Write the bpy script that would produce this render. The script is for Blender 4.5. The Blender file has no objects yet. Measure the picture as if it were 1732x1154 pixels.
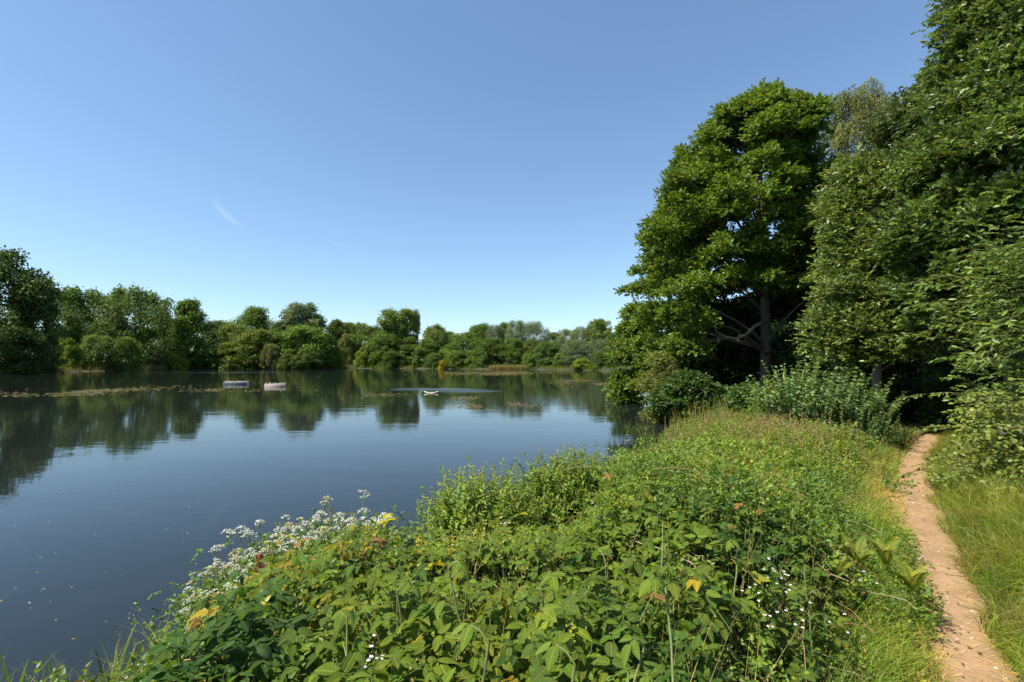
import bpy, math, numpy as np
from mathutils import Vector
R = math.radians
sc = bpy.context.scene
COL = sc.collection

# ------------------------------------------------------------------ camera, sky, sun, exposure
FPX, HOR = 818.0, 612.0            # focal length in photo pixels, pixel row of the horizon
CAM_Z, WATER = 1.7, -0.7
PITCH = math.atan((HOR - 577) / FPX)
cam = bpy.data.cameras.new('camera'); camo = bpy.data.objects.new('camera', cam); COL.objects.link(camo)
cam.sensor_width = 36; cam.lens = FPX / 1732 * 36; cam.clip_start = .05; cam.clip_end = 6000
camo.location = (0, 0, CAM_Z); camo.rotation_euler = (R(90) + PITCH, 0, 0)
sc.camera = camo
def ray(px, py):
    x, y = (px - 866) / FPX, (577 - py) / FPX
    c, s = math.cos(PITCH), math.sin(PITCH)
    return np.array([x, c - s * y, s + c * y])
def at(px, py, Y):
    d = ray(px, py); return np.array([0, 0, CAM_Z]) + d * (Y / d[1])
def ground_at(px, py, z=0.0):
    d = ray(px, py); return np.array([0, 0, CAM_Z]) + d * ((z - CAM_Z) / d[2])

SUN_AZ, SUN_EL = R(-114), R(54)       # azimuth clockwise from +Y: behind the camera on the left
sdir = Vector((math.sin(SUN_AZ) * math.cos(SUN_EL), math.cos(SUN_AZ) * math.cos(SUN_EL), math.sin(SUN_EL)))
w = bpy.data.worlds.new('World'); sc.world = w; w.use_nodes = True
nt = w.node_tree; nt.nodes.clear()
def N(nt, t, **k):
    n = nt.nodes.new(t)
    for a, b in k.items(): setattr(n, a, b)
    return n
def MATH(nt, op, a, b=None, c=None):
    n = N(nt, 'ShaderNodeMath', operation=op)
    for i, v in enumerate((a, b, c)):
        if v is None: continue
        if isinstance(v, (int, float)): n.inputs[i].default_value = v
        else: nt.links.new(v, n.inputs[i])
    return n.outputs[0]
sky = N(nt, 'ShaderNodeTexSky', sky_type='NISHITA', sun_disc=False, sun_elevation=SUN_EL, sun_rotation=SUN_AZ,
        air_density=1.0, dust_density=0.25, ozone_density=2.8, altitude=50)
bg = N(nt, 'ShaderNodeBackground'); bg.inputs[1].default_value = 0.13
wo = N(nt, 'ShaderNodeOutputWorld')
# two faint wisps of high cloud, fixed to a direction of the sky
tc = N(nt, 'ShaderNodeTexCoord')
def wisp(p0, p1, width, strength, scale):
    a, b = Vector(ray(*p0)).normalized(), Vector(ray(*p1)).normalized()
    c = (a + b).normalized(); u = (b - a).normalized(); v = c.cross(u).normalized(); half = (b - a).length / 2
    def dot(vec):
        n = N(nt, 'ShaderNodeVectorMath', operation='DOT_PRODUCT'); nt.links.new(tc.outputs['Generated'], n.inputs[0])
        n.inputs[1].default_value = vec; return n.outputs['Value']
    ns = N(nt, 'ShaderNodeTexNoise'); ns.inputs['Scale'].default_value = scale; ns.inputs['Detail'].default_value = 5
    nt.links.new(tc.outputs['Generated'], ns.inputs['Vector'])
    du, dv, dc = dot(u), dot(v), dot(c)
    uu = MATH(nt, 'DIVIDE', du, half)
    vv = MATH(nt, 'ADD', MATH(nt, 'ADD', dv, MATH(nt, 'MULTIPLY', MATH(nt, 'SUBTRACT', ns.outputs[0], .5), width * 3)),
              MATH(nt, 'MULTIPLY', MATH(nt, 'MULTIPLY', uu, uu), half * .22))
    g = MATH(nt, 'EXPONENT', MATH(nt, 'MULTIPLY', MATH(nt, 'POWER', MATH(nt, 'DIVIDE', vv, width), 2), -1))
    e = MATH(nt, 'SUBTRACT', 1, MATH(nt, 'MULTIPLY', uu, uu)); e = MATH(nt, 'MAXIMUM', e, 0)
    front = MATH(nt, 'GREATER_THAN', dc, .5)
    r = MATH(nt, 'MULTIPLY', MATH(nt, 'MULTIPLY', g, e), MATH(nt, 'MULTIPLY', ns.outputs[0], strength))
    return MATH(nt, 'MULTIPLY', r, front)
m = MATH(nt, 'ADD', wisp((352, 338), (415, 392), .0045, .16, 45), wisp((545, 412), (612, 418), .003, .07, 40))
mx = N(nt, 'ShaderNodeMixRGB'); nt.links.new(m, mx.inputs[0]); nt.links.new(sky.outputs[0], mx.inputs[1]); mx.inputs[2].default_value = (9, 9.5, 10, 1)
gm = N(nt, 'ShaderNodeGamma'); gm.inputs[1].default_value = .85; nt.links.new(mx.outputs[0], gm.inputs[0])
tn = N(nt, 'ShaderNodeMixRGB', blend_type='MULTIPLY'); tn.inputs[0].default_value = 1; tn.inputs[2].default_value = (.85, .96, 1.03, 1); nt.links.new(gm.outputs[0], tn.inputs[1])
nt.links.new(tn.outputs[0], bg.inputs[0]); nt.links.new(bg.outputs[0], wo.inputs[0])
sl = bpy.data.lights.new('sun', 'SUN'); sl.energy = 5.0; sl.angle = R(.53); sl.color = (1, .93, .82)
so = bpy.data.objects.new('sun', sl); COL.objects.link(so); so.rotation_euler = (-sdir).to_track_quat('-Z', 'Y').to_euler(); so.location = (0, 0, 60)
sc.view_settings.view_transform = 'Standard'; sc.view_settings.look = 'None'; sc.view_settings.exposure = 0.85; sc.view_settings.gamma = 1
sc.render.engine = 'CYCLES'; cy = sc.cycles
cy.max_bounces = 7; cy.diffuse_bounces = 3; cy.glossy_bounces = 3; cy.transmission_bounces = 4; cy.transparent_max_bounces = 4
cy.use_denoising = True; cy.caustics_reflective = False; cy.caustics_refractive = False
try: cy.denoiser = 'OPENIMAGEDENOISE'; cy.denoising_prefilter = 'ACCURATE'
except Exception: pass
cy.sample_clamp_indirect = 4

# ------------------------------------------------------------------ numpy helpers
rng = np.random.default_rng(7)
def nrm(v): return v / np.maximum(np.linalg.norm(v, axis=-1, keepdims=True), 1e-9)
def rnd(g, n): return nrm(g.normal(size=(n, 3)))
UP = np.array([0, 0, 1.0])
def sstep(a, b, x): t = np.clip((x - a) / (b - a), 0, 1); return t * t * (3 - 2 * t)
def vnoise(x, y, seed=0):
    x = np.asarray(x, float) + 1000.3; y = np.asarray(y, float) + 1000.7
    xi, yi = np.floor(x).astype(np.int64), np.floor(y).astype(np.int64); fx, fy = x - xi, y - yi
    fx = fx * fx * (3 - 2 * fx); fy = fy * fy * (3 - 2 * fy)
    def h(a, b):
        n = (a * 374761393 + b * 668265263 + seed * 974634777) & 0xffffffff
        n = ((n ^ (n >> 13)) * 1274126177) & 0xffffffff
        return ((n ^ (n >> 16)) & 0xffff) / 65535.0
    return (h(xi, yi) * (1 - fx) + h(xi + 1, yi) * fx) * (1 - fy) + (h(xi, yi + 1) * (1 - fx) + h(xi + 1, yi + 1) * fx) * fy
def fbm(x, y, seed=0, o=3):
    s, a, t = 0, 1, 0
    for i in range(o): s = s + a * vnoise(np.asarray(x) * 2 ** i, np.asarray(y) * 2 ** i, seed + i); t += a; a *= .5
    return s / t
class M:                                   # collects quads, then builds ONE mesh object
    def __init__(s): s.v, s.f, s.c, s.u, s.n = [], [], [], [], 0
    def add(s, v, f, c, u=None):
        v = np.asarray(v, float).reshape(-1, 3); f = np.asarray(f, np.int64).reshape(-1, 4)
        c = np.broadcast_to(np.asarray(c, float), v.shape)
        s.v.append(v); s.f.append(f + s.n); s.c.append(c); s.u.append(np.zeros((len(v), 2)) if u is None else u); s.n += len(v)
    def inst(s, T, pos, d, nr, size, col, wid=1.0):
        tv, tf, tu, tm = T
        n = len(pos)
        if n == 0: return
        d = nrm(d); sd = nrm(np.cross(d, nr)); n2 = np.cross(sd, d)
        size = np.broadcast_to(np.asarray(size, float), (n,)); wid = np.broadcast_to(np.asarray(wid, float), (n,))
        v = pos[:, None, :] + (tv[None, :, 0, None] * (size * wid)[:, None, None]) * sd[:, None, :] \
            + (tv[None, :, 1, None] * size[:, None, None]) * d[:, None, :] + (tv[None, :, 2, None] * size[:, None, None]) * n2[:, None, :]
        k = len(tv); f = tf[None] + (np.arange(n) * k)[:, None, None]
        c = np.broadcast_to(col, (n, 3))[:, None, :] * tm[None, :, None]
        s.add(v.reshape(-1, 3), f.reshape(-1, 4), c.reshape(-1, 3), np.tile(tu, (n, 1)))
    def tubes(s, P, r, col, sides=4):      # P (n,k,3), r (n,k)
        P = np.asarray(P, float); n, k, _ = P.shape
        r = np.broadcast_to(np.asarray(r, float), (n, k))
        t = nrm(np.gradient(P, axis=1)); ref = np.where(np.abs(t[..., 2:3]) > .9, np.array([1.0, 0, 0]), UP)
        a = nrm(np.cross(t, ref)); b = np.cross(t, a)
        th = np.arange(sides) * 2 * np.pi / sides
        v = P[:, :, None] + r[..., None, None] * (a[:, :, None] * np.cos(th)[None, None, :, None] + b[:, :, None] * np.sin(th)[None, None, :, None])
        i, j = np.meshgrid(np.arange(k - 1), np.arange(sides), indexing='ij'); j2 = (j + 1) % sides
        f = np.stack([i * sides + j, i * sides + j2, (i + 1) * sides + j2, (i + 1) * sides + j], -1).reshape(-1, 4)
        f = (f[None] + (np.arange(n) * k * sides)[:, None, None]).reshape(-1, 4)
        col = np.asarray(col, float)
        c = np.broadcast_to(col if col.ndim < 2 else col[:, None, None, :], v.shape)
        s.add(v.reshape(-1, 3), f, c.reshape(-1, 3))
    def strips(s, P, wv, col):             # flat ribbons: P (n,k,3), wv (n,k,3) half-width vectors, col (n,k,3)
        n, k, _ = P.shape
        v = np.stack([P - wv, P + wv], 2).reshape(n, k * 2, 3); i = np.arange(k - 1) * 2
        f = np.stack([i, i + 1, i + 3, i + 2], -1); f = (f[None] + (np.arange(n) * k * 2)[:, None, None]).reshape(-1, 4)
        c = np.repeat(np.broadcast_to(col, P.shape), 2, axis=1)
        tt = np.linspace(0, 1, k); u = np.stack([np.tile([0., 1.], k), np.repeat(tt, 2)], -1)
        s.add(v.reshape(-1, 3), f, c.reshape(-1, 3), np.tile(u, (n, 1)))
    def build(s, name, mat, parent=None, smooth=False):
        v = np.concatenate(s.v); f = np.concatenate(s.f); c = np.concatenate(s.c); u = np.concatenate(s.u)
        me = bpy.data.meshes.new(name); me.vertices.add(len(v)); me.vertices.foreach_set('co', v.astype(np.float32).ravel())
        me.loops.add(f.size); me.loops.foreach_set('vertex_index', f.astype(np.int32).ravel())
        me.polygons.add(len(f)); me.polygons.foreach_set('loop_start', np.arange(0, f.size, 4, dtype=np.int32))
        if smooth: me.polygons.foreach_set('use_smooth', np.ones(len(f), bool))
        me.update(calc_edges=True)
        ca = me.color_attributes.new('col', 'FLOAT_COLOR', 'POINT')
        ca.data.foreach_set('color', np.concatenate([c, np.ones((len(c), 1))], 1).astype(np.float32).ravel())
        uv = me.uv_layers.new(name='uv'); uv.data.foreach_set('uv', u[f.ravel()].astype(np.float32).ravel())
        me.materials.append(mat)
        o = bpy.data.objects.new(name, me); COL.objects.link(o)
        if parent is not None: o.parent = parent
        return o
def tag(o, label=None, cat=None, group=None, kind=None):
    if label: o['label'] = label
    if cat: o['category'] = cat
    if group: o['group'] = group
    if kind: o['kind'] = kind
    return o
def thing(name, loc, label, cat, group=None, rz=0.0):
    o = bpy.data.objects.new(name, None); COL.objects.link(o); o.location = tuple(loc); o.rotation_euler = (0, 0, rz)
    o.empty_display_size = .2
    return tag(o, label, cat, group)
def copy_tree(o, parent=None):
    c = o.copy(); COL.objects.link(c); c.parent = parent
    for ch in list(o.children): copy_tree(ch, c)
    return c

# ------------------------------------------------------------------ materials
def newmat(name):
    m = bpy.data.materials.new(name); m.use_nodes = True; nt = m.node_tree; nt.nodes.clear(); return m, nt
def colmul(nt, a, b, f=1.0):
    n = N(nt, 'ShaderNodeMixRGB', blend_type='MULTIPLY'); n.inputs[0].default_value = f
    for i, v in ((1, a), (2, b)):
        if isinstance(v, tuple): n.inputs[i].default_value = v
        else: nt.links.new(v, n.inputs[i])
    return n.outputs[0]
def leaf_mat(name, trans=.32, rough=.45, veins=False, nscale=1.5, spec=.35, pale=0.0):
    m, nt = newmat(name)
    at_ = N(nt, 'ShaderNodeVertexColor', layer_name='col'); oi = N(nt, 'ShaderNodeObjectInfo')
    c = colmul(nt, colmul(nt, at_.outputs[0], oi.outputs['Color']), (1.42, 1.38, .92, 1))
    geo = N(nt, 'ShaderNodeNewGeometry'); ns = N(nt, 'ShaderNodeTexNoise'); ns.inputs['Scale'].default_value = nscale; ns.inputs['Detail'].default_value = 2
    nt.links.new(geo.outputs['Position'], ns.inputs['Vector'])
    cr = N(nt, 'ShaderNodeValToRGB'); cr.color_ramp.elements[0].position = .3; cr.color_ramp.elements[1].position = .7
    cr.color_ramp.elements[0].color = (.8, .84, .9, 1); cr.color_ramp.elements[1].color = (1.18, 1.12, .95, 1)
    nt.links.new(ns.outputs[0], cr.inputs[0]); c = colmul(nt, c, cr.outputs[0])
    n2 = N(nt, 'ShaderNodeTexNoise'); n2.inputs['Scale'].default_value = nscale * 26; n2.inputs['Detail'].default_value = 4; nt.links.new(geo.outputs['Position'], n2.inputs['Vector'])
    c2 = N(nt, 'ShaderNodeValToRGB'); c2.color_ramp.elements[0].position = .3; c2.color_ramp.elements[1].position = .66; c2.color_ramp.elements[0].color = (1.12, 1.04, .9, 1); c2.color_ramp.elements[1].color = (.86, .93, 1, 1)
    nt.links.new(n2.outputs[0], c2.inputs[0]); c = colmul(nt, c, c2.outputs[0])
    p = N(nt, 'ShaderNodeBsdfPrincipled'); p.inputs['Roughness'].default_value = rough; p.inputs['Specular IOR Level'].default_value = spec
    tr = N(nt, 'ShaderNodeBsdfTranslucent')
    if veins:
        uv = N(nt, 'ShaderNodeUVMap', uv_map='uv'); sx = N(nt, 'ShaderNodeSeparateXYZ'); nt.links.new(uv.outputs[0], sx.inputs[0])
        ax = MATH(nt, 'ABSOLUTE', MATH(nt, 'SUBTRACT', sx.outputs[0], .5))
        ph = MATH(nt, 'MULTIPLY', MATH(nt, 'SUBTRACT', sx.outputs[1], MATH(nt, 'MULTIPLY', ax, .55)), 56)
        sn = MATH(nt, 'SINE', ph); rib = MATH(nt, 'POWER', MATH(nt, 'ABSOLUTE', sn), .6)
        mid = MATH(nt, 'SMOOTH_MIN', MATH(nt, 'MULTIPLY', ax, 14), 1, .2)
        hgt = MATH(nt, 'MULTIPLY', rib, mid)
        bp = N(nt, 'ShaderNodeBump'); bp.inputs['Strength'].default_value = .9; bp.inputs['Distance'].default_value = .003
        nt.links.new(hgt, bp.inputs['Height']); nt.links.new(bp.outputs[0], p.inputs['Normal'])
        vc = N(nt, 'ShaderNodeMixRGB'); nt.links.new(hgt, vc.inputs[0]); nt.links.new(colmul(nt, c, (1.2, 1.17, 1.1, 1)), vc.inputs[1]); nt.links.new(c, vc.inputs[2])
        c = vc.outputs[0]
    if pale:                                  # sallow leaves are grey and downy underneath
        bk = N(nt, 'ShaderNodeMixRGB'); nt.links.new(MATH(nt, 'MULTIPLY', geo.outputs['Backfacing'], pale), bk.inputs[0]); nt.links.new(c, bk.inputs[1]); bk.inputs[2].default_value = (.3, .33, .22, 1); c = bk.outputs[0]
    nt.links.new(c, p.inputs['Base Color'])
    nt.links.new(colmul(nt, c, (1.55, 1.5, .55, 1)), tr.inputs[0])
    mx = N(nt, 'ShaderNodeMixShader'); mx.inputs[0].default_value = trans
    nt.links.new(p.outputs[0], mx.inputs[1]); nt.links.new(tr.outputs[0], mx.inputs[2])
    o = N(nt, 'ShaderNodeOutputMaterial'); nt.links.new(mx.outputs[0], o.inputs[0])
    return m
def plain_mat(name, rough=.8, bump=.0, bscale=(20, 20, 4), var=.35, spec=.2):
    m, nt = newmat(name)
    at_ = N(nt, 'ShaderNodeVertexColor', layer_name='col'); tcn = N(nt, 'ShaderNodeTexCoord'); mp = N(nt, 'ShaderNodeMapping'); mp.inputs['Scale'].default_value = bscale
    nt.links.new(tcn.outputs['Object'], mp.inputs[0]); ns = N(nt, 'ShaderNodeTexNoise'); ns.inputs['Scale'].default_value = 1; ns.inputs['Detail'].default_value = 6
    nt.links.new(mp.outputs[0], ns.inputs['Vector'])
    cr = N(nt, 'ShaderNodeValToRGB'); cr.color_ramp.elements[0].position = .3; cr.color_ramp.elements[1].position = .7
    cr.color_ramp.elements[0].color = (1 - var, 1 - var, 1 - var, 1); cr.color_ramp.elements[1].color = (1 + var, 1 + var, 1 + var, 1)
    nt.links.new(ns.outputs[0], cr.inputs[0])
    p = N(nt, 'ShaderNodeBsdfPrincipled'); p.inputs['Roughness'].default_value = rough; p.inputs['Specular IOR Level'].default_value = spec
    nt.links.new(colmul(nt, at_.outputs[0], cr.outputs[0]), p.inputs['Base Color'])
    if bump:
        bp = N(nt, 'ShaderNodeBump'); bp.inputs['Strength'].default_value = 1; bp.inputs['Distance'].default_value = bump
        nt.links.new(ns.outputs[0], bp.inputs['Height']); nt.links.new(bp.outputs[0], p.inputs['Normal'])
    o = N(nt, 'ShaderNodeOutputMaterial'); nt.links.new(p.outputs[0], o.inputs[0])
    return m
MAT_LEAF = leaf_mat('tree_leaf'); MAT_FAR = leaf_mat('far_leaf', trans=.22, rough=.6, nscale=.15, spec=.2)
MAT_BRAM = leaf_mat('bramble_leaf', trans=.34, rough=.5, veins=True, nscale=3, spec=.25)
MAT_HERB = leaf_mat('herb_leaf', trans=.35, rough=.5, nscale=2.5)
MAT_SHINY = leaf_mat('willow_leaf', trans=.26, rough=.4, nscale=1.5, spec=.4, pale=.2)
MAT_GRASS = leaf_mat('grass_blade', trans=.35, rough=.5, nscale=2)
MAT_BARK = plain_mat('bark', bump=.03, bscale=(9, 9, 2.2)); MAT_TWIG = plain_mat('twig', rough=.6, bscale=(30, 30, 30), var=.2)
MAT_PETAL = plain_mat('petal', rough=.6, bscale=(60, 60, 60), var=.08); MAT_WOOD = plain_mat('weathered_wood', bump=.004, bscale=(3, 3, 14), var=.25)

# ------------------------------------------------------------------ the lie of the land
NEAR = [(-150, 10), (-120, -14), (-40, -9), (-12, -2.2), (-6, .6), (-3.6, 1.7), (-2.9, 2.5), (-2.35, 3.0), (-2.15, 3.5), (-1.8, 4.1), (-1.2, 4.5), (-.75, 4.6), (-.3, 5.6), (.45, 6.5), (1.3, 7.4),
        (2.3, 9.2), (3.6, 12.2), (5.4, 16.2), (6.6, 20), (7.6, 25), (9.0, 30), (13, 36), (24, 52), (50, 85)]
def shore(px, D): return ((px - 866) / FPX * D, D)
FAR = [shore(1350, 122), shore(1150, 128), shore(1020, 132), shore(960, 140), shore(900, 150), shore(820, 152), shore(760, 158), shore(690, 168), shore(610, 178), shore(560, 172),
       shore(520, 158), shore(470, 156), shore(440, 162), shore(340, 158), shore(300, 156), shore(250, 140), shore(180, 124), shore(120, 118), shore(90, 108), shore(40, 93), shore(-40, 84), shore(-250, 78)]
LAKE = np.array(NEAR + FAR, float)
def seg_dist(x, y, poly, closed=True):
    d = np.full(x.shape, 1e9); n = len(poly)
    for i in range(n if closed else n - 1):
        a, b = poly[i], poly[(i + 1) % n]; e = b - a
        t = np.clip(((x - a[0]) * e[0] + (y - a[1]) * e[1]) / (e @ e), 0, 1)
        d = np.minimum(d, np.hypot(x - a[0] - t * e[0], y - a[1] - t * e[1]))
    return d
def inside(x, y, poly):
    r = np.zeros(x.shape, bool); n = len(poly)
    for i in range(n):
        a, b = poly[i], poly[(i + 1) % n]
        c = ((a[1] > y) != (b[1] > y)) & (x < (b[0] - a[0]) * (y - a[1]) / (b[1] - a[1] + 1e-12) + a[0]); r ^= c
    return r
def shore_d(x, y):                          # + on land, - in the lake
    x, y = np.asarray(x, float), np.asarray(y, float)
    d = seg_dist(x, y, LAKE); return np.where(inside(x, y, LAKE), -d, d)
def G(x, y):
    x, y = np.asarray(x, float), np.asarray(y, float); ds = shore_d(x, y) + (fbm(x * 1.1, y * 1.1, 5) - .5) * .5 * np.clip(1 - np.hypot(x, y) / 40, 0, 1)
    z = np.where(ds > 0, WATER + .7 * sstep(-.3, 1.7, ds), WATER - .6 * sstep(-.1, 3, -ds) + .02 * 0)
    far = sstep(60, 90, np.hypot(x, y)); z = z + far * sstep(1, 40, ds) * 1.2
    return z + (fbm(x * .9, y * .9, 9) - .5) * .06 * (ds > 0)
PATHC = np.array([(.75, -1.6), (.95, .2), (1.3, 1.05)] + [ground_at(px, py)[:2] for px, py in ((1735, 1420), (1690, 1260), (1652, 1154), (1628, 1075), (1606, 1000), (1582, 940), (1566, 890), (1551, 845), (1545, 805), (1548, 775), (1563, 752), (1580, 738), (1588, 730))])
def path_d(x, y):                           # signed: + on the lake side (left)
    x, y = np.asarray(x, float), np.asarray(y, float); best = np.full(x.shape, 1e9); sg = np.ones(x.shape)
    for i in range(len(PATHC) - 1):
        a, b = PATHC[i], PATHC[i + 1]; e = b - a
        t = np.clip(((x - a[0]) * e[0] + (y - a[1]) * e[1]) / (e @ e), 0, 1); d = np.hypot(x - a[0] - t * e[0], y - a[1] - t * e[1])
        cr = e[0] * (y - a[1]) - e[1] * (x - a[0]); k = d < best
        best = np.where(k, d, best); sg = np.where(k, np.where(cr > 0, 1, -1), sg)
    return best * sg

def ground():
    u = np.linspace(-1, 1, 380); s = np.sinh(u * 7.2) / np.sinh(7.2) * 2500
    X, Y = np.meshgrid(s + 1.5, s + 4.0, indexing='ij'); Z = G(X, Y)
    n = len(s); i, j = np.meshgrid(np.arange(n - 1), np.arange(n - 1), indexing='ij')
    f = np.stack([i * n + j, (i + 1) * n + j, (i + 1) * n + j + 1, i * n + j + 1], -1)
    m, nt = newmat('ground_soil')
    geo = N(nt, 'ShaderNodeNewGeometry'); a = N(nt, 'ShaderNodeTexNoise'); a.inputs['Scale'].default_value = 1.3; a.inputs['Detail'].default_value = 8
    nt.links.new(geo.outputs['Position'], a.inputs['Vector'])
    b = N(nt, 'ShaderNodeTexNoise'); b.inputs['Scale'].default_value = 40; b.inputs['Detail'].default_value = 4; nt.links.new(geo.outputs['Position'], b.inputs['Vector'])
    cr = N(nt, 'ShaderNodeValToRGB'); cr.color_ramp.elements[0].color = (.02, .024, .009, 1); cr.color_ramp.elements[1].color = (.06, .055, .026, 1)
    cr.color_ramp.elements[0].position = .35; cr.color_ramp.elements[1].position = .65
    nt.links.new(MATH(nt, 'MULTIPLY_ADD', b.outputs[0], .5, MATH(nt, 'MULTIPLY', a.outputs[0], .55)), cr.inputs[0])
    p = N(nt, 'ShaderNodeBsdfPrincipled'); p.inputs['Roughness'].default_value = .95; nt.links.new(cr.outputs[0], p.inputs['Base Color'])
    bp = N(nt, 'ShaderNodeBump'); bp.inputs['Distance'].default_value = .02; nt.links.new(b.outputs[0], bp.inputs['Height']); nt.links.new(bp.outputs[0], p.inputs['Normal'])
    o = N(nt, 'ShaderNodeOutputMaterial'); nt.links.new(p.outputs[0], o.inputs[0])
    g = M(); g.add(np.stack([X, Y, Z], -1), f, (1, 1, 1)); tag(g.build('ground', m, smooth=True), kind='structure')
ground()

def water():
    m, nt = newmat('lake_water')
    geo = N(nt, 'ShaderNodeNewGeometry'); pos = geo.outputs['Position']
    def noise(sc_, det, sx=1.0, sy=1.0, rot=0.0):
        mp = N(nt, 'ShaderNodeMapping'); mp.inputs['Scale'].default_value = (sx, sy, 1); mp.inputs['Rotation'].default_value = (0, 0, rot)
        nt.links.new(pos, mp.inputs[0]); n = N(nt, 'ShaderNodeTexNoise'); n.inputs['Scale'].default_value = sc_; n.inputs['Detail'].default_value = det
        nt.links.new(mp.outputs[0], n.inputs['Vector']); return n.outputs[0]
    fine = noise(3.2, 3, .55, 1.35, R(12)); big = noise(.45, 2, .5, 1.2, R(-10)); breeze = noise(.035, 3, .35, 1.6, R(4))
    # breeze patches: places on the lake where small ripples break the mirror
    sep = N(nt, 'ShaderNodeSeparateXYZ'); nt.links.new(pos, sep.inputs[0])
    def ell(cx, cy, rx, ry, rot=0.0):
        X = MATH(nt, 'DIVIDE', MATH(nt, 'SUBTRACT', sep.outputs[0], cx), rx)
        Y = MATH(nt, 'DIVIDE', MATH(nt, 'SUBTRACT', MATH(nt, 'MULTIPLY_ADD', MATH(nt, 'SUBTRACT', sep.outputs[0], cx), rot, sep.outputs[1]), cy), ry)
        d = MATH(nt, 'ADD', MATH(nt, 'MULTIPLY', X, X), MATH(nt, 'MULTIPLY', Y, Y))
        d = MATH(nt, 'MULTIPLY_ADD', MATH(nt, 'SUBTRACT', noise(.3, 4), .5), 1.9, d)
        mr = N(nt, 'ShaderNodeMapRange', interpolation_type='SMOOTHSTEP'); nt.links.new(d, mr.inputs[0]); mr.inputs[1].default_value = 1.3; mr.inputs[2].default_value = .1; mr.inputs[3].default_value = 0; mr.inputs[4].default_value = 1
        return mr.outputs[0]
    patch = MATH(nt, 'MAXIMUM', ell(-6.2, 41.5, 5.2, 3.4, .25), MATH(nt, 'MULTIPLY', ell(-62, 108, 24, 9), .7))
    patch = MATH(nt, 'MAXIMUM', patch, MATH(nt, 'MULTIPLY', ell(-22, 118, 22, 5), .35))
    st_ = N(nt, 'ShaderNodeMapRange', interpolation_type='SMOOTHSTEP'); nt.links.new(noise(1.0, 4, .12, .9, R(5)), st_.inputs[0]); st_.inputs[1].default_value = .36; st_.inputs[2].default_value = .6; st_.inputs[3].default_value = .12
    patch = MATH(nt, 'MULTIPLY', patch, st_.outputs[0])
    mr = N(nt, 'ShaderNodeMapRange', interpolation_type='SMOOTHSTEP'); nt.links.new(breeze, mr.inputs[0]); mr.inputs[1].default_value = .42; mr.inputs[2].default_value = .7; mr.inputs[3].default_value = .35; mr.inputs[4].default_value = 1.0
    amp = MATH(nt, 'MULTIPLY_ADD', patch, 3.6, mr.outputs[0])
    h = MATH(nt, 'MULTIPLY_ADD', fine, amp, MATH(nt, 'MULTIPLY', big, 1.6))
    bp = N(nt, 'ShaderNodeBump'); bp.inputs['Strength'].default_value = 1; bp.inputs['Distance'].default_value = .0045; nt.links.new(h, bp.inputs['Height'])
    p = N(nt, 'ShaderNodeBsdfPrincipled'); p.inputs['Base Color'].default_value = (.012, .016, .014, 1); p.inputs['IOR'].default_value = 1.333
    rg = MATH(nt, 'MULTIPLY_ADD', patch, .25, .035); nt.links.new(rg, p.inputs['Roughness']); nt.links.new(bp.outputs[0], p.inputs['Normal'])
    o = N(nt, 'ShaderNodeOutputMaterial'); nt.links.new(p.outputs[0], o.inputs[0])
    g = M(); n = 2; xs = np.linspace(-420, 260, 35); ys = np.linspace(-60, 260, 17); X, Y = np.meshgrid(xs, ys, indexing='ij')
    i, j = np.meshgrid(np.arange(34), np.arange(16), indexing='ij'); f = np.stack([i * 17 + j, (i + 1) * 17 + j, (i + 1) * 17 + j + 1, i * 17 + j + 1], -1)
    g.add(np.stack([X, Y, X * 0 + WATER], -1), f, (1, 1, 1)); tag(g.build('water', m), kind='structure')
water()

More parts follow.
